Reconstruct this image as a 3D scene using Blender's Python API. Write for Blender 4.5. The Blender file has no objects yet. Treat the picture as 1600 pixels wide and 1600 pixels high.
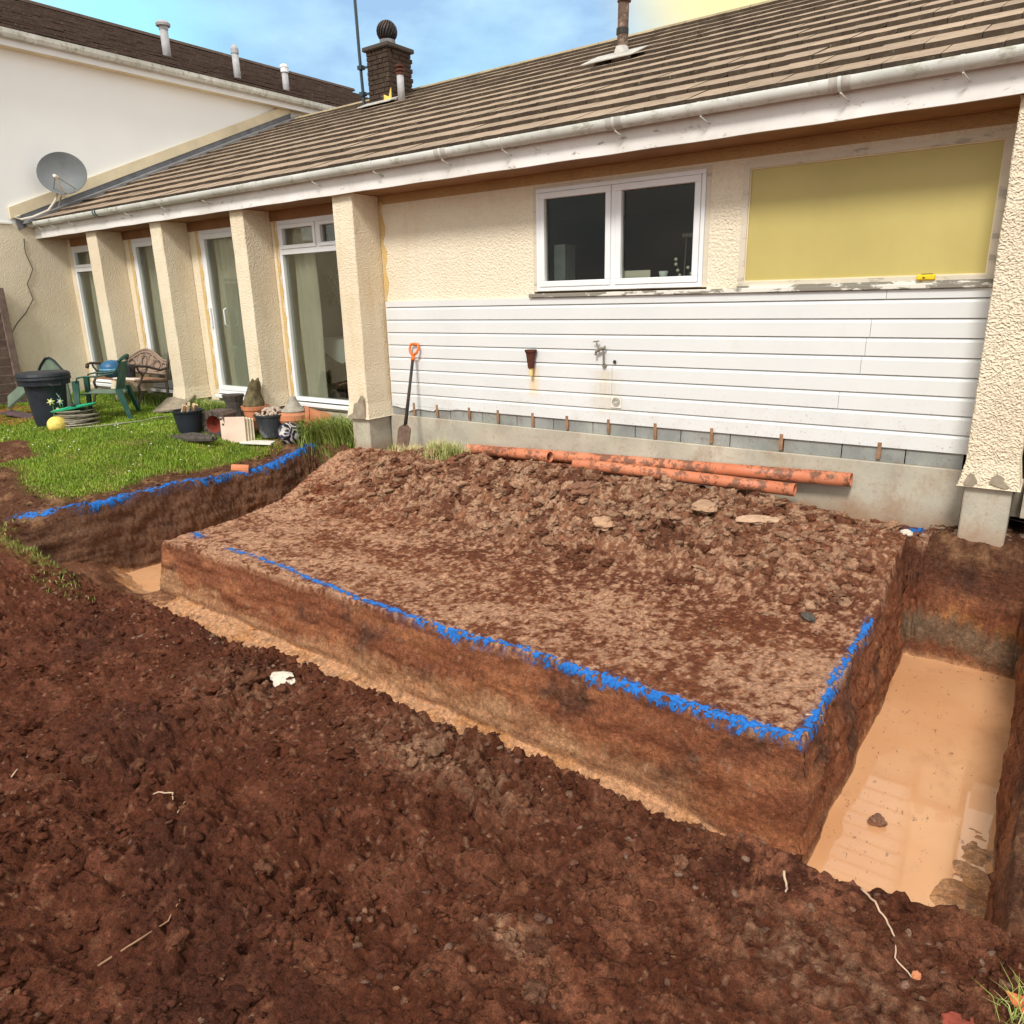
import bpy, bmesh, math, random
import numpy as np
from mathutils import Vector, Matrix
random.seed(7); rng = np.random.default_rng(7)
R = math.radians; PI = math.pi
S = bpy.context.scene
COL = S.collection

# ------------------------------------------------------------------ camera
cam_d = bpy.data.cameras.new('camera'); cam = bpy.data.objects.new('camera', cam_d); COL.objects.link(cam)
S.camera = cam
yaw, pitch, roll = R(-36.397), R(-16.260), R(-1.384)
fw = Vector((math.sin(yaw)*math.cos(pitch), math.cos(yaw)*math.cos(pitch), math.sin(pitch)))
rt = Vector((math.cos(yaw), -math.sin(yaw), 0)); up = rt.cross(fw)
rt2 = math.cos(roll)*rt + math.sin(roll)*up; up2 = -math.sin(roll)*rt + math.cos(roll)*up
M3 = Matrix((rt2, up2, -fw)).transposed()
cam.matrix_world = Matrix.Translation((0, -6, 1.9)) @ M3.to_4x4()
cam_d.sensor_width = 36; cam_d.lens = 36*1149.04/1600; cam_d.clip_start = 0.05; cam_d.clip_end = 2000

# ------------------------------------------------------------------ world and sun
SUN_EL, SUN_AZ = R(46), R(166)      # azimuth clockwise from +Y: high behind the camera, a little to the right
w = bpy.data.worlds.new("World"); S.world = w; w.use_nodes = True
nt = w.node_tree; N = nt.nodes; L = nt.links; N.clear()
def wn(t, **k):
    n = N.new(t)
    for a, b in k.items(): setattr(n, a, b)
    return n
out = wn('ShaderNodeOutputWorld'); bg = wn('ShaderNodeBackground'); bg.inputs[1].default_value = 0.115
sky = wn('ShaderNodeTexSky', sky_type='NISHITA', sun_disc=False, sun_elevation=SUN_EL, sun_rotation=SUN_AZ)
sky.air_density = 1.0; sky.dust_density = 1.5
tc = wn('ShaderNodeTexCoord')
mp = wn('ShaderNodeMapping'); mp.inputs['Scale'].default_value = (1, 1, 2.2); mp.inputs['Location'].default_value = (3.3, 1.7, .4)
L.new(tc.outputs['Generated'], mp.inputs[0])
no = wn('ShaderNodeTexNoise'); no.inputs['Scale'].default_value = 2.3; no.inputs['Detail'].default_value = 5; no.inputs['Roughness'].default_value = .5
L.new(mp.outputs[0], no.inputs[0])
cr = wn('ShaderNodeValToRGB'); cr.color_ramp.elements[0].position = .22; cr.color_ramp.elements[1].position = .5
cr.color_ramp.elements[0].color = (.0, .0, .0, 1); cr.color_ramp.elements[1].color = (1, 1, 1, 1)
L.new(no.outputs[0], cr.inputs[0])
no2 = wn('ShaderNodeTexNoise'); no2.inputs['Scale'].default_value = 3.6; no2.inputs['Detail'].default_value = 6; no2.inputs['Roughness'].default_value = .55
L.new(mp.outputs[0], no2.inputs[0])
cc = wn('ShaderNodeValToRGB')
cc.color_ramp.elements[0].position = .36; cc.color_ramp.elements[0].color = (5.8, 5.7, 5.8, 1)
cc.color_ramp.elements[1].position = .66; cc.color_ramp.elements[1].color = (10.0, 9.3, 8.2, 1)
L.new(no2.outputs[0], cc.inputs[0])
# thin pale cyan veil over the clear parts
veil = wn('ShaderNodeMix', data_type='RGBA'); veil.inputs[0].default_value = .72
L.new(sky.outputs[0], veil.inputs[6]); veil.inputs[7].default_value = (2.9, 6.2, 7.2, 1)
# the clearing low in the north-west: cyan sky with thin blue-grey cloud
def patch(azd, eld, lo, hi, wob):
    d_ = wn('ShaderNodeVectorMath', operation='DOT_PRODUCT'); L.new(tc.outputs['Generated'], d_.inputs[0]); a_, e_ = R(azd), R(eld)
    d_.inputs[1].default_value = (math.sin(a_)*math.cos(e_), math.cos(a_)*math.cos(e_), math.sin(e_))
    m_ = wn('ShaderNodeMath', operation='MULTIPLY_ADD'); L.new(no2.outputs[0], m_.inputs[0]); m_.inputs[1].default_value = wob; L.new(d_.outputs['Value'], m_.inputs[2])
    r_ = wn('ShaderNodeMapRange', interpolation_type='SMOOTHSTEP'); L.new(m_.outputs[0], r_.inputs[0]); r_.inputs[1].default_value = lo; r_.inputs[2].default_value = hi; return r_.outputs[0]
cb2 = wn('ShaderNodeValToRGB'); cb2.color_ramp.elements[0].position = .42; cb2.color_ramp.elements[0].color = (2.5, 4.2, 6.2, 1)
cb2.color_ramp.elements[1].position = .60; cb2.color_ramp.elements[1].color = (2.8, 6.2, 7.2, 1); L.new(no2.outputs[0], cb2.inputs[0])
cmx = wn('ShaderNodeMix', data_type='RGBA'); L.new(patch(-40, 12, .80, 1.0, .10), cmx.inputs[0]); L.new(cc.outputs[0], cmx.inputs[6]); L.new(cb2.outputs[0], cmx.inputs[7]); cc = cmx; CCO = cmx.outputs[2]
bgc = wn('ShaderNodeMix', data_type='RGBA'); L.new(patch(-35, 19, .99, 1.04, .13), bgc.inputs[0]); L.new(CCO, bgc.inputs[6]); pass
no3 = wn('ShaderNodeTexNoise'); no3.inputs['Scale'].default_value = 7; no3.inputs['Detail'].default_value = 6; no3.inputs['Roughness'].default_value = .55; L.new(mp.outputs[0], no3.inputs[0])
cb3 = wn('ShaderNodeValToRGB'); cb3.color_ramp.elements[0].position = .40; cb3.color_ramp.elements[0].color = (2.3, 3.7, 5.5, 1); cb3.color_ramp.elements[1].position = .64; cb3.color_ramp.elements[1].color = (3.3, 5.1, 6.5, 1)
L.new(no3.outputs[0], cb3.inputs[0]); L.new(cb3.outputs[0], bgc.inputs[7]); CCO = bgc.outputs[2]
inv = wn('ShaderNodeMath', operation='MULTIPLY'); L.new(cr.outputs[0], inv.inputs[0]); inv.inputs[1].default_value = 1.0
mx = wn('ShaderNodeMix', data_type='RGBA'); L.new(inv.outputs[0], mx.inputs[0]); L.new(veil.outputs[2], mx.inputs[6]); L.new(CCO, mx.inputs[7])
# evening-yellow break in the cloud low behind the house
dt = wn('ShaderNodeVectorMath', operation='DOT_PRODUCT'); L.new(tc.outputs['Generated'], dt.inputs[0])
az, el = R(-18.5), R(19.5); dt.inputs[1].default_value = (math.sin(az)*math.cos(el), math.cos(az)*math.cos(el), math.sin(el))
ad = wn('ShaderNodeMath', operation='MULTIPLY_ADD'); L.new(no2.outputs[0], ad.inputs[0]); ad.inputs[1].default_value = .01; L.new(dt.outputs['Value'], ad.inputs[2])
gr = wn('ShaderNodeMapRange', interpolation_type='SMOOTHSTEP'); L.new(ad.outputs[0], gr.inputs[0])
gr.inputs[1].default_value = .985; gr.inputs[2].default_value = 1.007
mx2 = wn('ShaderNodeMix', data_type='RGBA'); L.new(gr.outputs[0], mx2.inputs[0]); L.new(mx.outputs[2], mx2.inputs[6]); mx2.inputs[7].default_value = (7.6, 6.5, 3.0, 1)
L.new(mx2.outputs[2], bg.inputs[0]); L.new(bg.outputs[0], out.inputs[0])

sd = bpy.data.lights.new('sun', 'SUN'); sun = bpy.data.objects.new('sun', sd); COL.objects.link(sun)
sd.energy = 2.3; sd.angle = R(13); sd.color = (1, .95, .88)
sdir = Vector((math.sin(SUN_AZ)*math.cos(SUN_EL), math.cos(SUN_AZ)*math.cos(SUN_EL), math.sin(SUN_EL)))
sun.rotation_euler = sdir.to_track_quat('Z', 'Y').to_euler()
S.view_settings.view_transform = 'Standard'; S.view_settings.look = 'None'; S.view_settings.gamma = 1
S.view_settings.exposure = 0.54; S.view_settings.use_curve_mapping = False

# ------------------------------------------------------------------ numpy noise
_p = np.random.default_rng(11).permutation(256); _p = np.concatenate([_p, _p, _p])
_g = np.random.default_rng(12).normal(size=(256, 3)); _g /= np.linalg.norm(_g, axis=1)[:, None]
def noise(x, y, z=0.0):
    x = np.asarray(x, float); y = np.asarray(y, float); z = np.broadcast_to(np.asarray(z, float), x.shape)
    xi = np.floor(x).astype(int); yi = np.floor(y).astype(int); zi = np.floor(z).astype(int)
    xf = x-xi; yf = y-yi; zf = z-zi; xi &= 255; yi &= 255; zi &= 255
    f = lambda t: t*t*t*(t*(t*6-15)+10)
    u, v, ww = f(xf), f(yf), f(zf); o = 0
    for dx in (0, 1):
        for dy in (0, 1):
            for dz in (0, 1):
                h = _p[_p[_p[xi+dx]+yi+dy]+zi+dz]; g = _g[h]
                o = o + (g[..., 0]*(xf-dx)+g[..., 1]*(yf-dy)+g[..., 2]*(zf-dz))*(u if dx else 1-u)*(v if dy else 1-v)*(ww if dz else 1-ww)
    return o*1.6
def fbm(x, y, z=0.0, o=4, r=.5):
    s = 0; a = 1
    for i in range(o):
        s = s + a*noise(x*2**i+17.3*i, y*2**i+5.1*i, np.asarray(z)*2**i+3.7*i); a *= r
    return s
def worley(x, y, seed=0):
    """distance to nearest and second nearest random point, and a random value of the cell"""
    xi = np.floor(x).astype(int); yi = np.floor(y).astype(int)
    d1 = np.full(x.shape, 9.); d2 = np.full(x.shape, 9.); rv = np.zeros(x.shape)
    for dx in (-1, 0, 1):
        for dy in (-1, 0, 1):
            a = (xi+dx) & 255; b = (yi+dy) & 255
            h = _p[_p[a+seed % 256]+b]; h2 = _p[h+37]; h3 = _p[h+91]
            px = xi+dx+h/255.; py = yi+dy+h2/255.
            d = np.hypot(px-x, py-y)
            m = d < d1
            d2 = np.where(m, d1, np.minimum(d2, d)); rv = np.where(m, h3/255., rv); d1 = np.where(m, d, d1)
    return d1, d2, rv
def sst(a, b, x):
    t = np.clip((x-a)/(b-a), 0, 1); return t*t*(3-2*t)

# ------------------------------------------------------------------ materials
MATS = {}
class NT:
    def __init__(s, name, rough=.8, spec=.3):
        s.m = bpy.data.materials.new(name); s.m.use_nodes = True; s.t = s.m.node_tree
        s.b = s.t.nodes['Principled BSDF']; s.b.inputs['Roughness'].default_value = rough
        s.b.inputs['Specular IOR Level'].default_value = spec
        MATS[name] = s.m
    def n(s, t, **k):
        x = s.t.nodes.new(t)
        for a, b in k.items(): setattr(x, a, b)
        return x
    def l(s, a, b): s.t.links.new(a, b)
    def pos(s, obj=False):
        if obj: return s.n('ShaderNodeTexCoord').outputs['Object']
        return s.n('ShaderNodeNewGeometry').outputs['Position']
    def noise(s, sc, det=4, r=.55, vec=None, scale3=None):
        n = s.n('ShaderNodeTexNoise'); n.inputs['Scale'].default_value = sc; n.inputs['Detail'].default_value = det; n.inputs['Roughness'].default_value = r
        v = vec or s.pos()
        if scale3:
            m = s.n('ShaderNodeMapping'); m.inputs['Scale'].default_value = scale3; s.l(v, m.inputs[0]); v = m.outputs[0]
        s.l(v, n.inputs[0]); return n.outputs[0]
    def ramp(s, fac, pts):
        r = s.n('ShaderNodeValToRGB'); e = r.color_ramp.elements
        while len(e) < len(pts): e.new(.5)
        for i, (p, c) in enumerate(pts):
            e[i].position = p; e[i].color = (*c, 1) if len(c) == 3 else c
        s.l(fac, r.inputs[0]); return r.outputs[0]
    def rng(s, fac, a, b, c=0., d=1.):
        r = s.n('ShaderNodeMapRange'); s.l(fac, r.inputs[0])
        for i, v in enumerate((a, b, c, d)): r.inputs[i+1].default_value = v
        return r.outputs[0]
    def mix(s, fac, a, b, mode='MIX'):
        m = s.n('ShaderNodeMix', data_type='RGBA', blend_type=mode)
        if isinstance(fac, (int, float)): m.inputs[0].default_value = fac
        else: s.l(fac, m.inputs[0])
        for i, v in ((6, a), (7, b)):
            if isinstance(v, tuple): m.inputs[i].default_value = (*v[:3], 1)
            else: s.l(v, m.inputs[i])
        return m.outputs[2]
    def math(s, op, a, b=0.):
        m = s.n('ShaderNodeMath', operation=op)
        for i, v in enumerate((a, b)):
            if isinstance(v, (int, float)): m.inputs[i].default_value = v
            else: s.l(v, m.inputs[i])
        return m.outputs[0]
    def col(s, c):
        if isinstance(c, tuple): s.b.inputs['Base Color'].default_value = (*c[:3], 1)
        else: s.l(c, s.b.inputs['Base Color'])
        return s
    def bump(s, h, st=.5, dist=.01):
        b = s.n('ShaderNodeBump'); b.inputs['Strength'].default_value = st; b.inputs['Distance'].default_value = dist
        s.l(h, b.inputs['Height']); s.l(b.outputs[0], s.b.inputs['Normal']); return s
    def rough(s, v): s.l(v, s.b.inputs['Roughness']); return s

def simple(name, c, rough=.6, var=.25, sc=9, dirt=None, dirt_amt=.5, spec=.35, bump=.15, dist=.004):
    m = NT(name, rough, spec)
    v = m.noise(sc, 5, .6)
    dk = tuple(x*(1-var) for x in c); lt = tuple(min(1, x*(1+var*.6)) for x in c)
    k = m.ramp(v, [(.3, dk), (.7, lt)])
    if dirt:
        d = m.noise(sc*.45, 6, .7); k = m.mix(m.rng(d, .52, .66, 0, dirt_amt), k, dirt)
    m.col(k)
    if bump: m.bump(m.noise(sc*9, 3), bump, dist)
    return m.m

# rough-cast render on the bungalow
def render_mat(name, base, dark, stain, fine=62, st=.8, dist=.009):
    m = NT(name, .92, .15)
    n1 = m.noise(1.3, 5, .6); c = m.ramp(n1, [(.3, dark), (.68, base)])
    n2 = m.noise(26, 3, .6); c = m.mix(m.rng(n2, .55, .72, 0, .22), c, tuple(x*.55 for x in base))
    n3 = m.noise(2.2, 4, .6, scale3=(3, 3, .45)); c = m.mix(m.rng(n3, .56, .74, 0, .55), c, stain)
    m.col(c)
    vo = m.n('ShaderNodeTexVoronoi', feature='SMOOTH_F1'); vo.inputs['Scale'].default_value = fine; vo.inputs['Smoothness'].default_value = .5
    mpn = m.n('ShaderNodeVectorMath', operation='MULTIPLY_ADD'); m.l(m.pos(), mpn.inputs[0]); mpn.inputs[1].default_value = (1, 1, 1)
    nn = m.n('ShaderNodeTexNoise'); nn.inputs['Scale'].default_value = 14; m.l(m.pos(), nn.inputs[0])
    sc = m.n('ShaderNodeVectorMath', operation='SCALE'); m.l(nn.outputs[1], sc.inputs[0]); sc.inputs['Scale'].default_value = .06
    m.l(sc.outputs[0], mpn.inputs[2]); m.l(mpn.outputs[0], vo.inputs[0])
    h = m.math('ADD', vo.outputs[0], m.math('MULTIPLY', m.noise(55, 4), .9))
    m.bump(h, st, dist); return m.m
CREAM = render_mat('cream_render', (.80, .71, .54), (.72, .61, .44), (.64, .50, .30))
CREAM2 = render_mat('cream_render_rough', (.79, .70, .54), (.72, .61, .45), (.66, .54, .37), fine=66, st=1, dist=.014)
CREAM3 = render_mat('pale_cream_render', (.80, .73, .58), (.75, .66, .50), (.70, .58, .40), fine=50, st=.8, dist=.010)
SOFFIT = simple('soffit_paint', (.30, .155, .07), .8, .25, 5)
WHITE_R = simple('white_smooth_render', (.85, .87, .86), .85, .03, 1.1, bump=.25, dist=.003)
UPVC = simple('white_upvc', (.80, .82, .83), .35, .05, 3, dirt=(.55, .52, .45), dirt_amt=.15, bump=0)
def clad_mat():
    m = NT('white_cladding_plastic', .4, .35)
    c = m.ramp(m.noise(1.5, 4), [(.3, (.655, .672, .668)), (.7, (.70, .716, .712))])
    d = m.noise(60, 4, .7); c = m.mix(m.rng(d, .70, .78, 0, .5), c, (.42, .35, .27))
    d2 = m.noise(5, 6, .75); c = m.mix(m.rng(d2, .58, .8, 0, .28), c, (.55, .50, .40))
    # rust run below the cut hopper and grubby drips below the tap
    p = m.n('ShaderNodeSeparateXYZ'); m.l(m.pos(), p.inputs[0])
    def blob(x0, wd, z0, z1, colr, amt, cc):
        dx = m.math('ABSOLUTE', m.math('SUBTRACT', p.outputs[0], x0))
        a = m.rng(dx, wd, 0, 0, 1)
        b = m.math('MULTIPLY', m.rng(p.outputs[2], z0, z0+.1, 0, 1), m.rng(p.outputs[2], z1, z1-.02, 0, 1))
        nn = m.rng(m.noise(13, 4, .7, scale3=(3, 1, .5)), .3, .7, .3, 1)
        f = m.math('MULTIPLY', m.math('MULTIPLY', a, b), m.math('MULTIPLY', nn, amt)); return m.mix(f, cc, colr)
    c = blob(-4.10, .09, .93, 1.26, (.75, .48, .12), .9, c)
    c = blob(-3.30, .20, .80, 1.25, (.55, .45, .28), .75, c)
    sp = m.math('MULTIPLY', m.rng(m.noise(38, 5, .75), .60, .66, 0, .8), m.rng(p.outputs[2], 1.25, .75, 0, 1)); c = m.mix(sp, c, (.36, .22, .14))
    sp = m.math('MULTIPLY', m.rng(m.noise(4, 6, .75), .5, .7, 0, .4), m.rng(p.outputs[2], 1.1, .75, 0, 1)); c = m.mix(sp, c, (.52, .42, .32))
    m.col(c); return m.m
CLAD = clad_mat()
def peel_mat():
    m = NT('peeling_sill_paint', .85, .2)
    n1 = m.noise(7, 6, .7, scale3=(.45, 1, 1.6)); c = m.ramp(n1, [(.38, (.42, .38, .31)), (.42, (.62, .56, .45)), (.8, (.68, .62, .50))])
    m.col(c).bump(n1, .6, .006); return m.m
PEEL = peel_mat()
def sill_mat():
    m = NT('flaking_sill_paint', .85, .2)
    n1 = m.noise(7, 6, .7, scale3=(.45, 1, 1.6)); c = m.ramp(n1, [(.50, (.25, .23, .19)), (.53, (.70, .68, .61)), (.8, (.72, .70, .63))])
    m.col(c).bump(n1, .6, .006); return m.m
SILLP = sill_mat()
def gutter_mat():
    m = NT('white_gutter_plastic', .45, .3)
    c = m.ramp(m.noise(2, 5), [(.35, (.50, .51, .46)), (.65, (.66, .67, .63))])
    d = m.noise(9, 7, .8, scale3=(.6, 1, 1)); c = m.mix(m.rng(d, .51, .62, 0, .8), c, (.30, .29, .21))
    m.col(c); return m.m
GUTTER = gutter_mat()
def fascia_mat():
    m = NT('white_fascia_paint', .6, .3)
    c = m.ramp(m.noise(1.2, 5), [(.35, (.66, .64, .60)), (.65, (.80, .79, .76))])
    d = m.noise(11, 6, .75, scale3=(.5, 1, 1.3)); c = m.mix(m.rng(d, .60, .67, 0, .8), c, (.20, .16, .12)); c = m.mix(m.rng(m.noise(2.3, 6, .75), .5, .7, 0, .35), c, (.50, .44, .36))
    m.col(c).bump(d, .2, .004); return m.m
FASCIA = fascia_mat()
def conc_mat(name, a, b, dirt):
    m = NT(name, .95, .1)
    c = m.ramp(m.noise(2.5, 6, .6), [(.3, a), (.7, b)])
    p = m.n('ShaderNodeSeparateXYZ'); m.l(m.pos(), p.inputs[0])
    z = m.math('ADD', p.outputs[2], m.math('MULTIPLY', m.noise(5, 5, .7), -.35))
    c = m.mix(m.rng(z, .02, .22, .85, 0), c, dirt)
    c = m.mix(m.rng(m.noise(24, 5, .7), .56, .70, 0, .6), c, dirt)
    c = m.mix(m.rng(m.noise(3.2, 7, .75, scale3=(1, 1, .6)), .52, .68, 0, .6), c, dirt)
    c = m.mix(m.rng(m.noise(1.6, 5, .7), .55, .72, 0, .35), c, (.40, .42, .27))
    m.col(c).bump(m.noise(40, 6, .7), .5, .006); return m.m
CONC = conc_mat('grey_concrete', (.36, .33, .27), (.52, .48, .39), (.30, .19, .12))
BLOCK = conc_mat('grey_blockwork', (.20, .21, .20), (.36, .37, .35), (.17, .12, .085))
PLINTH = conc_mat('plinth_concrete', (.40, .35, .27), (.50, .45, .35), (.30, .22, .15))
WOOD = simple('brown_batten_wood', (.30, .17, .095), .85, .4, 14)
def tile_mat(name, top, lichen, dk):
    m = NT(name, .9, .15)
    oi = m.n('ShaderNodeObjectInfo')
    c = m.ramp(m.noise(3.2, 6, .65), [(.3, tuple(x*.72 for x in top)), (.7, top)])
    c = m.mix(m.rng(m.noise(16, 6, .7), .5, .68, 0, .7), c, lichen)
    c = m.mix(m.rng(m.noise(7, 7, .8), .57, .66, 0, .85), c, dk)
    c = m.mix(m.rng(m.noise(1.1, 5, .65), .45, .72, 0, .45), c, tuple(x*.55 for x in top))
    c = m.mix(m.rng(m.noise(22, 4, .7), .66, .70, 0, .6), c, (.42, .40, .26))
    hv = m.n('ShaderNodeMapRange'); m.l(oi.outputs['Random'], hv.inputs[0]); hv.inputs[3].default_value = .86; hv.inputs[4].default_value = 1.08
    mv = m.n('ShaderNodeMix', data_type='RGBA', blend_type='MULTIPLY'); mv.inputs[0].default_value = 1; m.l(c, mv.inputs[6]); m.l(hv.outputs[0], mv.inputs[7])
    m.col(mv.outputs[2]).bump(m.noise(45, 5, .7), .5, .006); return m.m
TILE_T = tile_mat('roof_tile_top', (.40, .295, .21), (.43, .355, .25), (.15, .115, .085))
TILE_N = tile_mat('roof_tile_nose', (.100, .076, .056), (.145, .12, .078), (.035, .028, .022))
RIDGE = tile_mat('ridge_tile', (.42, .33, .20), (.30, .31, .18), (.16, .13, .09))
DKTILE = tile_mat('dark_roof_tile', (.10, .066, .052), (.15, .115, .085), (.045, .032, .028))
BARGE = simple('cream_barge', (.74, .64, .44), .8, .12, 3, dirt=(.45, .38, .25), dirt_amt=.3)
LEAD = simple('lead_flashing', (.20, .205, .215), .6, .3, 6)
LEADW = simple('mortar_flashing', (.48, .46, .42), .8, .25, 12, dirt=(.28, .26, .22), dirt_amt=.6)
BRICKM = tile_mat('chimney_brick', (.062, .040, .030), (.09, .07, .05), (.02, .016, .013))
MORTAR = simple('old_mortar', (.07, .058, .05), .95, .2, 20)
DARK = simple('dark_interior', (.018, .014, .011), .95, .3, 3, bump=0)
CURT = simple('curtain_fabric', (.80, .78, .68), .95, .08, 3, bump=0)
GLASSD = NT('window_glass', .03, .5)
def glass(name, tint, refl):
    m = NT(name); t = m.t
    tr = m.n('ShaderNodeBsdfTransparent'); tr.inputs[0].default_value = (*tint, 1)
    gl = m.n('ShaderNodeBsdfGlossy'); gl.inputs['Roughness'].default_value = .02
    fr = m.n('ShaderNodeFresnel'); fr.inputs['IOR'].default_value = 1.45
    mm = m.math('MULTIPLY', fr.outputs[0], refl); ms = m.n('ShaderNodeMixShader')
    m.l(mm, ms.inputs[0]); m.l(tr.outputs[0], ms.inputs[1]); m.l(gl.outputs[0], ms.inputs[2])
    m.l(ms.outputs[0], t.nodes['Material Output'].inputs[0]); return m.m
GLASS = glass('pane_glass', (.80, .82, .78), .42)
def yel_mat():
    m = NT('yellow_obscured_panel', .45, .4)
    c = m.ramp(m.noise(.9, 5, .5), [(.3, (.44, .365, .115)), (.7, (.54, .45, .155))])
    c = m.mix(m.rng(m.noise(70, 3, .7), .66, .8, 0, .3), c, (.32, .27, .12)); c = m.mix(m.rng(m.noise(2.4, 5, .7, scale3=(1, 1, .5)), .5, .75, 0, .4), c, (.42, .33, .11)); c = m.mix(m.rng(m.noise(11, 6, .8), .66, .72, 0, .45), c, (.66, .58, .28))
    m.col(c).bump(m.noise(120, 3), .15, .002); return m.m
YELLOW = yel_mat()
BLACKP = simple('black_plastic', (.020, .026, .036), .45, .3, 6, dirt=(.08, .07, .06), dirt_amt=.25)
GREENP = simple('dark_green_plastic', (.018, .085, .062), .42, .3, 6, dirt=(.10, .13, .10), dirt_amt=.4)
GREENF = simple('faded_green_plastic', (.14, .19, .14), .6, .3, 6)
REELG = simple('bright_green_plastic', (.03, .42, .22), .4, .2, 8)
HOSE = simple('hose_rubber', (.32, .29, .22), .6, .3, 20)
YELP = simple('yellow_plastic', (.78, .62, .14), .5, .25, 8, dirt=(.45, .32, .18), dirt_amt=.6)
BLUEP = simple('blue_plastic', (.03, .13, .27), .4, .3, 9)
IRON = simple('brown_cast_iron', (.07, .05, .038), .6, .3, 18)
BENCHB = simple('bench_back_brown', (.30, .215, .16), .7, .35, 30)
STUMPM = simple('dark_weathered_wood', (.085, .072, .06), .9, .4, 18, bump=.6, dist=.01)
TERRA = simple('terracotta', (.56, .21, .10), .8, .25, 8, dirt=(.35, .22, .14), dirt_amt=.5)
TERRAD = simple('dark_red_tile', (.24, .045, .025), .7, .4, 14)
PLANTER = simple('mottled_planter', (.12, .085, .07), .8, .6, 40)
CREAMB = simple('cream_board', (.78, .68, .48), .7, .12, 5, dirt=(.55, .42, .28), dirt_amt=.4)
PINKB = simple('pinkish_board', (.76, .58, .46), .7, .12, 5)
WHITEB = simple('white_board', (.76, .72, .64), .7, .12, 5)
STONE = simple('grey_brown_stone', (.32, .27, .20), .9, .3, 14, bump=.5)
STATUE = simple('mossy_cast_stone', (.15, .12, .06), .95, .6, 18, dirt=(.07, .075, .03), dirt_amt=.7, bump=.6, dist=.01)
RUBBLE = simple('rubble_dust', (.50, .40, .32), .95, .4, 30, bump=.5)
ORANGE = simple('orange_handle_plastic', (.80, .17, .025), .4, .12, 5, bump=0)
SHAFT = simple('dark_shaft', (.032, .028, .026), .6, .4, 12, dirt=(.20, .10, .06), dirt_amt=.6)
BLADE = simple('muddy_steel', (.14, .085, .06), .75, .4, 16)
RUST = simple('rusty_brown_iron', (.095, .030, .016), .85, .35, 22)
RUSTP = simple('ochre_stained_stub', (.80, .60, .25), .7, .25, 12)
BRASS = simple('grimy_brass', (.22, .20, .15), .5, .35, 30)
TAPEM = simple('yellow_tape_case', (.85, .60, .02), .4, .1, 8, bump=0)
PIPE = NT('orange_drain_pipe', .5, .35)
c = PIPE.ramp(PIPE.noise(2.0, 4), [(.3, (.50, .15, .07)), (.7, (.62, .23, .12))])
c = PIPE.mix(PIPE.rng(PIPE.noise(9, 7, .8), .50, .55, 0, .92), c, (.16, .075, .045))
c = PIPE.mix(PIPE.rng(PIPE.noise(3.5, 6, .8), .55, .7, 0, .55), c, (.48, .30, .20))
PIPE.col(c); PIPE = PIPE.m
DISH = simple('grey_dish_metal', (.15, .165, .17), .55, .15, 5, bump=0)
CABLE = simple('cream_cable', (.62, .58, .48), .6, .15, 8, bump=0)
MAST = simple('dark_mast', (.035, .055, .065), .5, .2, 8)
VENTG = simple('grey_vent_plastic', (.40, .40, .41), .6, .2, 9)
FLUE = simple('lichened_flue', (.12, .075, .055), .9, .4, 14, dirt=(.42, .33, .26), dirt_amt=.8)
FENCE = simple('weathered_fence_wood', (.20, .14, .115), .9, .35, 9, bump=.5)
ROOT = simple('pale_root', (.52, .36, .25), .8, .3, 20)
LEAFR = simple('orange_leaf', (.62, .15, .05), .6, .3, 30)
WHST = simple('pale_stone', (.62, .55, .45), .9, .2, 25, bump=.4)
CLOTH = simple('pale_cloth', (.72, .80, .80), .9, .1, 6, bump=0)
STICK = {'yellow': simple('sticker_yellow', (.85, .82, .25), .5, .1, 5, bump=0), 'white': simple('sticker_white', (.75, .8, .82), .5, .1, 5, bump=0), 'green': simple('sticker_green', (.12, .3, .12), .5, .1, 5, bump=0)}
BLUE = NT('blue_spray_paint', .75, .2)
c = BLUE.ramp(BLUE.noise(60, 5, .7), [(.3, (.010, .065, .24)), (.65, (.022, .18, .58))])
BLUE.col(c).bump(BLUE.noise(150, 4, .7), .5, .006); BLUE = BLUE.m
def blade_mat(name, a, b, cdry):
    m = NT(name, .6, .3)
    at = m.n('ShaderNodeAttribute', attribute_name='tone')
    c = m.ramp(at.outputs['Fac'], [(0, a), (.75, b), (1, cdry)])
    m.col(c); m.b.inputs['Subsurface Weight'].default_value = 0
    return m.m
GRASSM = blade_mat('grass_blades', (.10, .19, .012), (.31, .44, .035), (.60, .50, .20))
LONGM = blade_mat('long_grass', (.09, .14, .02), (.30, .38, .08), (.62, .52, .26))
def soil_mat():
    m = NT('soil', .88, .10)
    at = m.n('ShaderNodeAttribute', attribute_name='alb'); c = at.outputs['Color']
    p = m.pos()
    n1 = m.noise(38, 6, .72); c = m.mix(1.0, c, m.ramp(n1, [(.28, (.46, .44, .42)), (.52, (.95, .95, .95)), (.74, (1.7, 1.62, 1.55))]), 'MULTIPLY')
    n2 = m.noise(190, 4, .7); c = m.mix(1.0, c, m.ramp(n2, [(.3, (.6, .58, .56)), (.7, (1.45, 1.45, 1.42))]), 'MULTIPLY')
    m.col(c)
    wt = m.n('ShaderNodeAttribute', attribute_name='wet')
    m.rough(m.rng(wt.outputs['Fac'], 0, 1, .9, .42))
    rgh = m.math('SUBTRACT', 1.0, m.rng(wt.outputs['Fac'], .6, 1, 0, .7))
    h = m.math('ADD', n1, m.math('MULTIPLY', n2, .35))
    m.bump(m.math('MULTIPLY', h, rgh), 1.0, .034); return m.m
SOIL = soil_mat()
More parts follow.
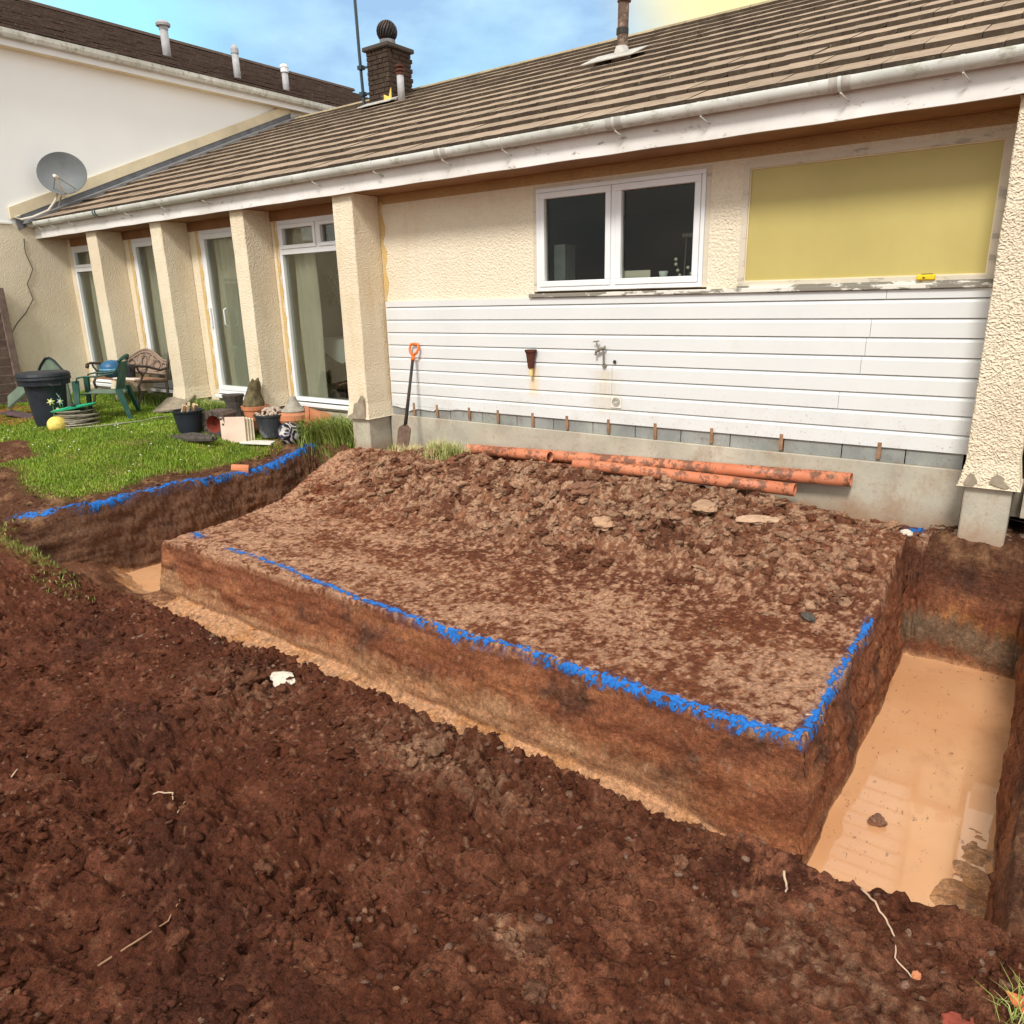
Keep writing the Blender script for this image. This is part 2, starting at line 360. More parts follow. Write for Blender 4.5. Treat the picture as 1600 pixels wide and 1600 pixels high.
def water_mat():
    m = NT('milky_mud_water', .035, .9)
    n1 = m.noise(1.6, 4, .5)
    c = m.ramp(n1, [(.35, (.60, .305, .145)), (.65, (.67, .37, .19))])
    c = m.mix(m.rng(m.noise(30, 5, .75, scale3=(1, .4, 1)), .615, .655, 0, .8), c, (.26, .13, .07)); c = m.mix(m.rng(m.noise(2.6, 6, .7, scale3=(1, .6, 1)), .54, .68, 0, .5), c, (.44, .23, .12))
    m.col(c); m.b.inputs['IOR'].default_value = 1.65; m.b.inputs['Specular IOR Level'].default_value = .6
    m.bump(m.noise(9, 3), .03, .004); return m.m
WATER = water_mat()

# ------------------------------------------------------------------ object helpers
def tag(o, label=None, cat=None, group=None, kind=None):
    if label: o['label'] = label
    if cat: o['category'] = cat
    if group: o['group'] = group
    if kind: o['kind'] = kind
    return o
def empty(name, loc=(0, 0, 0), rz=0, label=None, cat=None, group=None):
    o = bpy.data.objects.new(name, None); COL.objects.link(o); o.location = loc; o.rotation_euler = (0, 0, rz); o.empty_display_size = .1
    return tag(o, label, cat, group)
def link(name, me, mats, parent=None, smooth=False):
    if not isinstance(mats, (list, tuple)): mats = [mats]
    for m in mats:
        if len(me.materials) < len(mats): me.materials.append(m)
    if smooth: me.polygons.foreach_set('use_smooth', [True]*len(me.polygons))
    o = bpy.data.objects.new(name, me); COL.objects.link(o)
    if parent: o.parent = parent
    return o
class MB:
    def __init__(s): s.v = []; s.f = []; s.mi = []
    def add(s, vs, fs, mi=0, M=None):
        b = len(s.v)
        s.v += [tuple(M @ Vector(v)) if M else tuple(v) for v in vs]
        s.f += [tuple(i+b for i in f) for f in fs]; s.mi += [mi]*len(fs); return s
    def box(s, x0, x1, y0, y1, z0, z1, mi=0, M=None):
        vs = [(x, y, z) for x in (x0, x1) for y in (y0, y1) for z in (z0, z1)]
        fs = [(0, 1, 3, 2), (4, 6, 7, 5), (0, 4, 5, 1), (2, 3, 7, 6), (0, 2, 6, 4), (1, 5, 7, 3)]
        return s.add(vs, fs, mi, M)
    def tube(s, pts, r, n=8, mi=0, cap=True, M=None):
        pts = [Vector(p) for p in pts]; rs = r if isinstance(r, (list, tuple)) else [r]*len(pts)
        vs = []; pu = None
        for i, p in enumerate(pts):
            d = (pts[min(i+1, len(pts)-1)]-pts[max(i-1, 0)]).normalized()
            if pu is None: pu = d.orthogonal().normalized()
            pu = (pu-d*pu.dot(d)).normalized(); q = d.cross(pu)
            vs += [p+(pu*math.cos(2*PI*k/n)+q*math.sin(2*PI*k/n))*rs[i] for k in range(n)]
        fs = [(i*n+k, i*n+(k+1) % n, (i+1)*n+(k+1) % n, (i+1)*n+k) for i in range(len(pts)-1) for k in range(n)]
        if cap: fs += [tuple(range(n))[::-1], tuple((len(pts)-1)*n+k for k in range(n))]
        return s.add(vs, fs, mi, M)
    def lathe(s, prof, n=24, c=(0, 0, 0), mi=0, M=None, closed=False):
        vs = [(c[0]+r*math.cos(2*PI*k/n), c[1]+r*math.sin(2*PI*k/n), c[2]+z) for r, z in prof for k in range(n)]
        m = len(prof); fs = [(i*n+k, i*n+(k+1) % n, (i+1)*n+(k+1) % n, (i+1)*n+k) for i in range(m-1) for k in range(n)]
        if prof[0][0] > 1e-4: fs.append(tuple(range(n))[::-1])
        if prof[-1][0] > 1e-4: fs.append(tuple((m-1)*n+k for k in range(n)))
        return s.add(vs, fs, mi, M)
    def extr(s, outline, y0, y1, mi=0, M=None, axis='y'):
        n = len(outline)
        if axis == 'y': vs = [(a, y0, b) for a, b in outline]+[(a, y1, b) for a, b in outline]
        elif axis == 'x': vs = [(y0, a, b) for a, b in outline]+[(y1, a, b) for a, b in outline]
        else: vs = [(a, b, y0) for a, b in outline]+[(a, b, y1) for a, b in outline]
        fs = [tuple(range(n)), tuple(range(n, 2*n))[::-1]]+[(i, i+n, (i+1) % n+n, (i+1) % n) for i in range(n)]
        return s.add(vs, fs, mi, M)
    def sphere(s, c, r, n=12, m=8, mi=0, sc=(1, 1, 1), M=None):
        prof = [(max(1e-5, r*math.sin(PI*i/m)), -r*math.cos(PI*i/m)) for i in range(m+1)]
        vs = [(c[0]+sc[0]*q*math.cos(2*PI*k/n), c[1]+sc[1]*q*math.sin(2*PI*k/n), c[2]+sc[2]*z) for q, z in prof for k in range(n)]
        fs = [(i*n+k, i*n+(k+1) % n, (i+1)*n+(k+1) % n, (i+1)*n+k) for i in range(m) for k in range(n)]
        return s.add(vs, fs, mi, M)
    def mesh(s, name, fix=True, bevel=0):
        me = bpy.data.meshes.new(name); me.from_pydata(s.v, [], s.f); me.polygons.foreach_set('material_index', s.mi)
        if fix or bevel:
            bm = bmesh.new(); bm.from_mesh(me)
            if bevel: bmesh.ops.bevel(bm, geom=bm.edges[:], offset=bevel, segments=1, affect='EDGES', clamp_overlap=True)
            bmesh.ops.recalc_face_normals(bm, faces=bm.faces); bm.to_mesh(me); bm.free()
        return me
    def build(s, name, mats, parent=None, smooth=False, bevel=0): return link(name, s.mesh(name, bevel=bevel), mats, parent, smooth)
def box(name, mat, parent, x0, x1, y0, y1, z0, z1, bevel=0):
    return MB().box(x0, x1, y0, y1, z0, z1).build(name, mat, parent, bevel=bevel)
def blob(name, mat, parent, r, sc=(1, 1, 1), seed=0, amp=.25, sub=3, fr=1.6):
    bm = bmesh.new(); bmesh.ops.create_icosphere(bm, subdivisions=sub, radius=1)
    P = np.array([v.co[:] for v in bm.verts])
    d = 1+amp*fbm(P[:, 0]*fr+seed*3.1, P[:, 1]*fr, P[:, 2]*fr, 3)
    for v, k in zip(bm.verts, d): v.co = Vector((v.co.x*sc[0], v.co.y*sc[1], v.co.z*sc[2]))*(r*float(k))
    me = bpy.data.meshes.new(name); bm.to_mesh(me); bm.free()
    return link(name, me, mat, parent, smooth=False)

# ------------------------------------------------------------------ terrain
XL, XB = -7.08, -6.20        # left trench: outer wall, block side
XR0, XR1 = -.64, .14         # right trench: block side, outer wall
YF0, YF1 = -3.75, -3.0       # front trench: near lip, block face
YE = -.47                    # end wall of the right trench
WZ = -.615                   # water level
def base_h(x, y):
    """large shape of the surface, without trenches"""
    # west garden (lawn)
    edge = .13+.15*sst(-1.0, -.3, y)
    full = .16+.30*sst(-3.6, -1.7, y)+.04*sst(-1.5, -.3, y)
    west = edge+(full-edge)*sst(-7.2, -8.8, x)
    # platform with the spoil against the house
    heap = .34*sst(-1.75, -.65, y)*(1+.22*np.exp(-((x+3.4)/.7)**2)*np.exp(-((y+.85)/.3)**2)) - .12*sst(-.55, -.25, y)
    heap = heap*(1-.25*sst(-1.6, -.9, x))
    plat = heap + .02*fbm(x*1.3, y*1.3, 2, 2)
    t = sst(-6.6, -6.9, x)*(1-sst(-.7,-.35,y))+sst(-6.15,-6.25,x)*sst(-.7,-.35,y); back = plat*(1-t)+west*t
    fore = -.045+.03*fbm(x*.6, y*.6, 5, 3)+.13*sst(-5.6, -8, x)
    k = sst(-3.55, -3.2, y); z = fore*(1-k)+back*k
    e = sst(-.62, -.50, x)*sst(-.9, -.7, y)*k; z = z*(1-e)+(.11+.13*sst(-.50, -.34, y))*e; e = sst(0.1, .3, x)*k; z = z*(1-e)+(.08+.14*sst(-.9, -.4, y))*e
    return z
def trench_mask(x, y):
    wob = lambda a, s: .032*noise(a*1.7, s, 1.)+.010*noise(a*5, s, 2.)+.003*noise(a*17, s, 3.)
    lo = lambda a, s_: .035*noise(a*1.7, s_, 1.); xl = XL+lo(y, 1.)*1.5; xb = XB+lo(y, 9.)+.26*sst(-1.1, -2.7, y); xr0 = XR0+lo(y, 17.)+.3*(wob(y, 17.)-lo(y, 17.)); xr1 = XR1+lo(y, 25.)
    yf0 = YF0+wob(x, 33.)*1.3+.085*sst(-1.0, -.2, x); yf1 = YF1+wob(x, 41.)*.6; ye = YE+wob(x, 49.)
    def band(v, a, b, wa, wb): return sst(0, wa, v-a)*sst(0, wb, b-v)
    mL = band(x, xl-.01, xb+.05, .10, .08)*sst(0, .1, y-yf0)*sst(0, .08, -.33+.04*noise(x*3, 5.)-y)
    mF = band(y, yf0, yf1+.02, .07, .085)*sst(0, .1, x-xl)*sst(0, .08, xr1-x)
    mR = band(x, xr0-.02, xr1, .085, .05)*band(y, yf0, ye, .07, .06)
    return np.maximum(np.maximum(mL, mF), mR), (yf0, yf1, xr0, xr1, xl, xb)
def floor_h(x, y):
    f = -.63+.015*fbm(x*3, y*3, 7, 3)
    # front trench: silty floor above the water, shallower to the left
    k = sst(-.75, -1.3, x)*sst(-6.6, -5.9, x)
    f = f+k*(.06+.07*sst(-2.0, -5, x))
    # mud bank emerging along the right side of the right trench
    b = sst(-.15, .04, x+.06*noise(x*0+1, y*3))*sst(-2.0, -2.5, y)*sst(-3.5, -3.2, y)
    f = f+b*(.024+.016*fbm(x*5, y*9, 3, 4))
    # loose silt fallen at the foot of the block
    f = f+.04*sst(-3.22, -3.02, y)*sst(-.8, -1.6, x)*sst(-6.3, -5.9, x)*(y < -2.9)
    # earth slumped into the near end of the left trench
    f = f+.30*sst(-2.75, -3.45, y+.12*noise(x*2.5, y*2.5, 4.)+.35*(x+6.6))*sst(-5.7, -6.3, x)*(1+.3*noise(x*9, y*9, 5.))
    return f
def grid_lines(segs):
    o = []
    for a, b, d in segs:
        n = max(1, int(round((b-a)/d))); o += list(np.linspace(a, b, n, endpoint=False))
    o.append(segs[-1][1]); return np.array(o)
gx = grid_lines([(-260, -40, 44), (-40, -16, 4), (-16, -13.3, .3), (-13.3, -9, .05), (-9, -7.3, .03), (-7.3, -7.2, .02), (-7.2, -6.92, .0034), (-6.92, -6.3, .03), (-6.3, -5.85, .008), (-5.85, -4.5, .015), (-4.5, -3, .012), (-3, -.76, .0095), (-.76, -.70, .006), (-.70, -.53, .003), (-.53, .04, .012), (.04, .17, .0035), (.17, .7, .012), (.7, 3, .15), (3, 40, 4), (40, 260, 44)])
gy = grid_lines([(-260, -40, 44), (-40, -10, 4), (-10, -6, .2), (-6, -5.5, .02), (-5.5, -4.6, .0075), (-4.6, -3.85, .008), (-3.85, -3.65, .005), (-3.65, -3.06, .02), (-3.06, -2.89, .0026), (-2.89, -1.6, .012), (-1.6, -.56, .0115), (-.56, -.42, .003), (-.42, -.36, .02), (-.36, .06, .02), (.06, 6, .6), (6, 40, 5), (40, 260, 44)])
GX, GY = np.meshgrid(gx, gy)
near = (GX > -14) & (GX < 2.9) & (GY > -9) & (GY < .6)
Z0 = base_h(GX, GY)
TM, edges = trench_mask(GX, GY)
FH = floor_h(GX, GY)
lawn_m = sst(-7.35, -7.75, GX + .25*fbm(GX*1.1, GY*1.1, 4, 3) + .22*sst(-1.5,-.6,GY)*0)*sst(-3.1, -2.75, GY + .16*noise(GX*1.3, GY*1.3, 8.) + .10*(GX+9)*(GX > -9))
bare = np.exp(-(((GX+10.1)/1.3)**2+((GY+2.72)/.34)**2)*1.1); lawn_m = lawn_m*(1-sst(.35, .6, bare+.25*noise(GX*3, GY*3)))
lawn_m = lawn_m*(GY < .05)
# --- relief: clods and crumbs
fore_m = sst(-3.55, -3.65, GY)
plat_m = (GX > XB+.26*sst(-1.1, -2.7, GY)-.1)*(GX < XR0+.1)*sst(-3.1, -2.98, GY)
heap_w = plat_m*sst(-1.75, -1.25, GY + .25*noise(GX*1.2, GY*1.2, 3.))*sst(-5.8, -5.2, GX)*(1-.6*sst(-1.9,-1.2,GX))
wx = GX+.05*fbm(GX*4, GY*4, 11, 3); wy = GY+.05*fbm(GX*4+9, GY*4, 12, 3)
d1, d2, rv = worley(wx*8, wy*8, 3); pl1 = rv*np.clip((d2-d1)*5, 0, 1)
wx2 = GX+.022*fbm(GX*14, GY*14, 13, 3); wy2 = GY+.022*fbm(GX*14+9, GY*14, 14, 3)
e1, e2, rv2 = worley(wx2*20, wy2*20, 9); pl2 = rv2*np.clip((e2-e1)*4.5, 0, 1)
wx3 = GX+.008*fbm(GX*40, GY*40, 15, 2); wy3 = GY+.008*fbm(GX*40+9, GY*40, 16, 2)
g1, g2, rv3 = worley(wx3*46, wy3*46, 21); pl3 = rv3*np.clip((g2-g1)*4, 0, 1)
c1 = (1-np.clip(d1*1.15, 0, 1)**2)*rv; c2 = (1-np.clip(e1*1.15, 0, 1)**2)*rv2; c3 = (1-np.clip(g1*1.15, 0, 1)**2)*rv3
b1 = fbm(GX*2.2, GY*2.2, 21, 5, .55); b2 = fbm(GX*11, GY*11, 31, 4, .6); b3 = fbm(GX*40, GY*40, 41, 3, .6)
ca, sa = math.cos(R(38)), math.sin(R(38)); US = GX*ca+GY*sa; VS = -GX*sa+GY*ca
st1 = fbm(US*5, VS*16, 33, 5, .6); st2 = fbm(US*16, VS*50, 34, 4, .6)
rug = np.clip(sst(-.30, .45, fbm(GX*.9, GY*.9, 51, 3)+.35*fbm(GX*4, GY*4, 53, 2)), 0, 1)
rug = rug*(.30+.70*sst(-.8, -1.9, GX-.35*(GY+4.6)))
pit = sst(.30, .75, fbm(GX*8, GY*8, 63, 4, .6)+.25*(rug-.5))
rel_f = .026*b1 + rug*(.034*pl1+.022*pl2+.012*pl3+.012*c1+.014*c2+.022*b2) + (1-rug)*(.012*pl2+.006*pl3+.016*st1+.009*st2) + .010*st1*.6+.006*b2+.0045*b3 - .038*pit*(.25+.75*rug)
rel_p = .008*b1+.010*st1*.8+.004*st2+.006*b2+.005*pl2+.003*c3+.004*b3
rel_h = .035*b1+.030*c1+.030*pl1+.026*c2+.018*pl2+.010*pl3+.012*b2+.005*b3
rel_w = .03*b1+.014*b2+.016*pl2+.004*b3
rel = rel_f*fore_m + (1-fore_m)*((1-plat_m)*rel_w*(1-.7*lawn_m) + plat_m*(rel_h*heap_w+rel_p*(1-heap_w)))
# hollows dug by the machine, lower left
for (hx, hy, hr, hd) in [(-2.5, -4.6, .22, .09), (-1.55, -5.15, .14, .07), (-2.25, -5.35, .16, .10), (-3.4, -4.4, .2, .05), (-1.9, -4.75, .12, .06), (-1.35, -4.75, .09, .05), (-2.9, -4.95, .2, .07)]:
    rel = rel-hd*np.exp(-(((GX-hx)/hr)**2+((GY-hy)/(hr*.55))**2))*(.6+.8*rug)
# raised ragged lip along the near side of the front trench
lip = np.exp(-((GY-(edges[0]-.06))/.06)**2)*(GX > -6)*(GX < .8); rel = rel+lip*(.018*c1+.018*c2+.012*np.clip(b1, 0, 1))
rel = rel*near*(1-.9*sst(.02, .30, TM))
top = Z0+rel
Z = top*(1-TM)+FH*TM
wallness = 4*TM*(1-TM)
# horizontal displacement of the cut faces
fl = (TM > .97)
X = GX.copy(); Y = GY.copy()
wn1 = fbm(GX*2.5, GY*2.5, Z*4, 4, .55); wn2 = fbm(GX*9+4, GY*9, Z*14, 4, .6); wn3 = fbm(GX*30+4, GY*30, Z*40, 3, .6)
dsp = (.028*wn1+(.008+.014*(GY > -2.8))*wn2+(.004+.006*(GY > -2.8))*wn3+.014*fbm(GX*2, GY*2, Z*24, 3)+(GX < -6.6)*.022*noise(GX*.8, GY*.8, Z*17))*np.clip(wallness*1.5, 0, 1)*near
gyy, gxx = np.gradient(Z); gxx = gxx/np.gradient(gx)[None, :]; gyy = gyy/np.gradient(gy)[:, None]
ty_, tx_ = np.gradient(TM); tx_ = tx_/np.gradient(gx)[None, :]; ty_ = ty_/np.gradient(gy)[:, None]; tn_ = np.sqrt(tx_**2+ty_**2)+1e-6; X = X+tx_/tn_*dsp; Y = Y+ty_/tn_*dsp

def lerp(a, b, t): return a+(b-a)*t[..., None]
C = lambda *a: np.array(a, float)
n_a = fbm(GX*1.1, GY*1.1, 71, 4); n_b = fbm(GX*4, GY*6, 81, 5, .6); n_c = fbm(GX*18, GY*18, 91, 4, .65); n_d = fbm(GX*3.2, GY*9, 101, 5, .62)
n_e = fbm(GX*45, GY*45, 95, 3, .6)
shp = GX.shape+(3,)
A_f = np.broadcast_to(C(.124, .040, .021), shp)
A_f = lerp(A_f, C(.190, .066, .037), sst(-.2, .7, n_b)); A_f = lerp(A_f, C(.070, .026, .018), sst(-.1, -.8, n_a)*.6)
A_f = lerp(A_f, C(.28, .125, .07), sst(.50, 1.0, n_c+.35*n_b)*.6)
A_f = lerp(A_f, C(.44, .25, .16), sst(.68, .84, n_e+.3*n_a)*.6)
A_f = lerp(A_f, C(.215, .084, .046), sst(-2.1, -.8, GX)*sst(-.3, .5, n_b+.4*n_c)*.8)
for (px, py, r_, k_) in [(-1.1, -4.55, .10, .8), (-2.05, -3.98, .28, .6), (-1.62, -4.02, .2, .5), (.02, -4.42, .09, .9), (-.3, -4.1, .3, .35), (-3.2, -4.1, .35, .3)]:
    A_f = lerp(A_f, C(.40, .225, .14), np.clip(np.exp(-(((GX-px)/r_)**2+((GY-py)/(r_*.5))**2))*(.8+n_c*1.6+n_e*1.4)*k_, 0, 1))
n_p = .38*fbm(GX*1.7, GY*3.4, 101, 4)+.55*n_c+.45*n_e+.30*fbm(GX*8, GY*10, 103, 3)
A_p = np.broadcast_to(C(.235, .082, .040), shp)
A_p = lerp(A_p, C(.58, .335, .215), np.clip(sst(-.12, .55, n_p+.5*n_a*.6+.18*sst(-1.6, -2.5, GY)+.12*sst(-3.5, -5.5, GX)), 0, .93))
A_p = lerp(A_p, C(.150, .052, .029), sst(.10, .55, -n_p+.45*np.exp(-((GY+1.75-.08*(GX+3))/.30)**2)*sst(-4.8, -3.5, GX)-.05)*.9)
A_h = np.broadcast_to(C(.30, .135, .078), shp); A_h = lerp(A_h, C(.56, .35, .23), sst(-.1, .5, n_c+.4*n_e+.4*(rv-.5)+.3*n_b)*.85); A_h = lerp(A_h, C(.15, .056, .033), sst(.05, .5, -n_b+.3*(rv-.5)-.3*n_c)*.9)
A_w = np.broadcast_to(C(.125, .055, .032), shp); A_w = lerp(A_w, C(.30, .16, .085), sst(.0, .7, n_b+.4*n_c)*.8)
A_w = lerp(A_w, lerp(np.broadcast_to(C(.17, .19, .035), shp), C(.30, .22, .09), sst(.1, .7, n_b)), lawn_m)
A = A_f*fore_m[..., None]+(1-fore_m[..., None])*((1-plat_m[..., None])*A_w+plat_m[..., None]*(A_h*heap_w[..., None]+A_p*(1-heap_w[..., None])))
# grass tufts left on the spoil at the corner of the trench
A = lerp(A, C(.20, .21, .05), np.clip(np.exp(-(((GX+6.6)/.7)**2+((GY+3.75)/.10)**2))*(.6+n_c*2), 0, .8)*(1-TM))
# cut faces: red-brown earth, banded, paler and sandier towards the bottom
zb = Z+.10*noise(GX*1.5, GY*1.5)+.06*noise(GX*5, GY*5, 2.)+.04*n_c
A_c = np.broadcast_to(C(.26, .096, .050), shp)
A_c = lerp(A_c, C(.40, .165, .080), sst(-.2, .7, fbm(GX*2, GY*2, Z*5, 4)))
A_c = lerp(A_c, C(.13, .06, .04), sst(.1, .8, fbm(GX*3+7, GY*3, Z*3, 4)))
A_c = lerp(A_c, C(.42, .30, .21), sst(.55, 1.0, fbm(GX*12+7, GY*12, Z*22, 4, .6))*.5)
hor = sst(-.30, -.40, zb)*(.65+.5*sst(-.3,.4,n_b))*sst(-.9, -1.4, GX)*sst(-6.4, -6.0, GX); A_c = lerp(A_c, C(.52, .30, .165), hor*.7)
endw = (GY > -.7)*(GX > -.8); A_c = lerp(A_c, C(.20, .145, .095), endw*sst(-.30, -.38, zb)*sst(-.6, -.5, zb)*.8); A_c = lerp(A_c, C(.60, .30, .10), endw*sst(-.26, -.29, zb)*sst(-.36, -.31, zb)*sst(0., .3, n_b+.2)*.35)
A_c = lerp(A_c, C(.075, .035, .027), endw*sst(-.22, -.08, zb)*.6)
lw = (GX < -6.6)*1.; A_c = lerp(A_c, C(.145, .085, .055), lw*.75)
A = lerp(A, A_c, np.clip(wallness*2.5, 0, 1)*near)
A_s = np.broadcast_to(C(.60, .33, .18), shp); A_s = lerp(A_s, C(.50, .24, .095), sst(-.1, .6, n_b)*.7); A_s = lerp(A_s, C(.36, .22, .14), sst(.2, .8, n_c+.3*n_a)*.8)
bank = (GX > -.35)*(GY > -3.6)*(GY < -1.9); A_s = lerp(A_s, C(.30, .13, .07), bank*sst(.000, .034, Z-WZ)*sst(-.8, .2, n_b+.4*n_c)*.9)
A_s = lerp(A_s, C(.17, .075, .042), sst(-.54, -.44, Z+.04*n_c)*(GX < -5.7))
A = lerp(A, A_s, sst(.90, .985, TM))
def polyd(pts):
    d = np.full(GX.shape, 9.)
    for (a, b), (c_, e_) in zip(pts[:-1], pts[1:]):
        vx, vy = c_-a, e_-b; t = np.clip(((GX-a)*vx+(GY-b)*vy)/(vx*vx+vy*vy), 0, 1)
        d = np.minimum(d, np.hypot(GX-a-t*vx, GY-b-t*vy))
    return d
f3a = fbm(GX*42, GY*42, Z*42+3, 2); f3b = fbm(GX*14, GY*14, Z*14+9, 3); frag = .6*f3a+.45*f3b
LINES = [
    ([(-7.52, -3.46), (-7.29, -3.31), (-7.20, -3.16), (-7.07, -2.96), (-7.1, -2.71), (-7.2, -2.55)], .075, 'ragged blue paint line along the lawn edge, its far-left stretch nearest the fence'),
    ([(-7.2, -2.45), (-7.16, -2.32), (-7.18, -2.09), (-7.09, -1.83), (-7.07, -1.64), (-7.07, -1.31), (-7.1, -1.08), (-7.08, -.99), (-7.13, -.79), (-7.08, -.58), (-7.12, -.28)], .085, 'thick blue paint line above the left trench running up towards the pots'),
    ([(-5.97, -2.72), (-5.84, -2.72), (-5.70, -2.76)], .05, 'short blue dash at the left corner of the clay platform'),
    ([(-5.19, -2.84), (-4.85, -2.83), (-4.5, -2.85), (-4.27, -2.86), (-4.01, -2.90), (-3.51, -2.94), (-3.0, -2.97), (-2.59, -2.97), (-2.28, -2.96), (-1.92, -2.985), (-1.69, -2.98)], .032, 'long thin blue paint line on the front edge of the platform, left of centre'),
    ([(-1.66, -2.98), (-1.61, -2.985), (-1.45, -2.975), (-1.28, -2.975), (-1.12, -2.98), (-.99, -2.97), (-.88, -2.97), (-.78, -2.99), (-.70, -3.0), (-.67, -2.9), (-.665, -2.66), (-.655, -2.48)], .038, 'bright blue paint line turning the front right corner of the platform'),
    ([(-.675, -2.43), (-.69, -2.39), (-.675, -2.25), (-.68, -1.96), (-.67, -1.66), (-.67, -1.56)], .030, 'blue paint line along the right edge of the platform above the flooded trench'),
    ([(-.70, -.16), (-.62, -.06)], .05, 'small faint blue paint spot on the soil beside the right pillar base')]
for pts_, w_, _l in LINES:
    dd_ = polyd(pts_)/w_; on_ = np.clip(1.25-dd_*.75, 0, 1)**1.5*sst(-.35, .35, f3a+.6*f3b)*(Z > Z0-.06-.03*f3b)
    A = lerp(A, C(.03, .15, .42), on_*.75)
A = np.clip(A, .012, .8)
smear = fore_m*(1-rug)*sst(-2.2, -.8, GX)*sst(-.5, .3, n_b)
wet = np.clip(np.maximum(np.maximum(.8*np.clip(wallness*2, 0, 1)*near, .55*smear), 0)*1.+sst(.9, 1, TM)*.85+fore_m*(.28+.35*sst(0, .8, -n_a)), 0, 1)
if True:
    ii = np.arange(GX.size).reshape(GX.shape)
V = np.stack([X, Y, Z], -1).reshape(-1, 3)
def sub_mesh(name, cellmask, mat, off=0., attrs=True):
    j, i = np.nonzero(cellmask)
    q = np.stack([ii[j, i], ii[j, i+1], ii[j+1, i+1], ii[j+1, i]], -1)
    u, inv = np.unique(q.ravel(), return_inverse=True); q = inv.reshape(-1, 4)
    P = V[u].copy()
    if off:
        nrm = np.stack([-gxx, -gyy, np.ones_like(gxx)], -1).reshape(-1, 3)[u]; nrm /= np.linalg.norm(nrm, axis=1)[:, None]; P = P+nrm*off
    me = bpy.data.meshes.new(name); me.vertices.add(len(P)); me.vertices.foreach_set('co', P.ravel())
    me.loops.add(q.size); me.loops.foreach_set('vertex_index', q.ravel()); me.polygons.add(len(q))
    me.polygons.foreach_set('loop_start', np.arange(len(q))*4)
    me.polygons.foreach_set('use_smooth', np.ones(len(q), bool))
    me.update(calc_edges=True)
    if attrs:
        a = me.attributes.new('alb', 'FLOAT_COLOR', 'POINT'); a.data.foreach_set('color', np.concatenate([A.reshape(-1, 3)[u], np.ones((len(u), 1))], 1).ravel())
        b = me.attributes.new('wet', 'FLOAT', 'POINT'); b.data.foreach_set('value', wet.ravel()[u])
    return link(name, me, mat)
cm = lambda a: (a[:-1, :-1]+a[1:, 1:])/2
lc = cm(lawn_m) > .5; tc_ = cm(TM) > .5
tag(sub_mesh('lawn_ground', lc, SOIL), kind='structure')
tag(sub_mesh('trench', tc_ & ~lc, SOIL), kind='structure')
tag(sub_mesh('soil_ground', ~tc_ & ~lc, SOIL), kind='structure')
def paint(pts, wd, label, k=1., off=.003):
    d = polyd(pts); m = (d < wd*(.72+.85*frag*k)) & (Z > Z0-.045-.05*f3b-.03*f3a) & (TM < .4) & (f3a+.5*noise(GX*80, GY*80, Z*80) > -.45)
    tag(sub_mesh('blue_paint_line', cm(m*1.) > .6, BLUE, off, False), label, 'paint line', 'sprayed blue marking-out lines')
for pts_, w_, l_ in LINES: paint(pts_, w_*.8, l_)

# height lookup for placing things
def zat(x, y):
    i = min(max(int(np.searchsorted(gx, x))-1, 0), len(gx)-2); j = min(max(int(np.searchsorted(gy, y))-1, 0), len(gy)-2)
    tx = (x-gx[i])/(gx[i+1]-gx[i]); ty = (y-gy[j])/(gy[j+1]-gy[j])
    return float(Z[j, i]*(1-tx)*(1-ty)+Z[j, i+1]*tx*(1-ty)+Z[j+1, i]*(1-tx)*ty+Z[j+1, i+1]*tx*ty)
def zats(x, y):
    i = np.clip(np.searchsorted(gx, x)-1, 0, len(gx)-2); j = np.clip(np.searchsorted(gy, y)-1, 0, len(gy)-2)
    return Z[j, i], A[j, i], TM[j, i], lawn_m[j, i]

# water
mbw = MB(); mbw.add([(-.80, -3.85, WZ), (.3, -3.85, WZ), (.3, -.2, WZ), (-.80, -.2, WZ)], [(0, 1, 2, 3)])
o = mbw.build('muddy_water', WATER); tag(o, kind='structure')
mbw = MB(); mbw.add([(-7.3, -3.8, WZ+.03), (-5.3, -3.8, WZ+.03), (-5.3, -.0, WZ+.03), (-7.3, -.0, WZ+.03)], [(0, 1, 2, 3)])
o = mbw.build('muddy_water', WATER); tag(o, kind='structure')

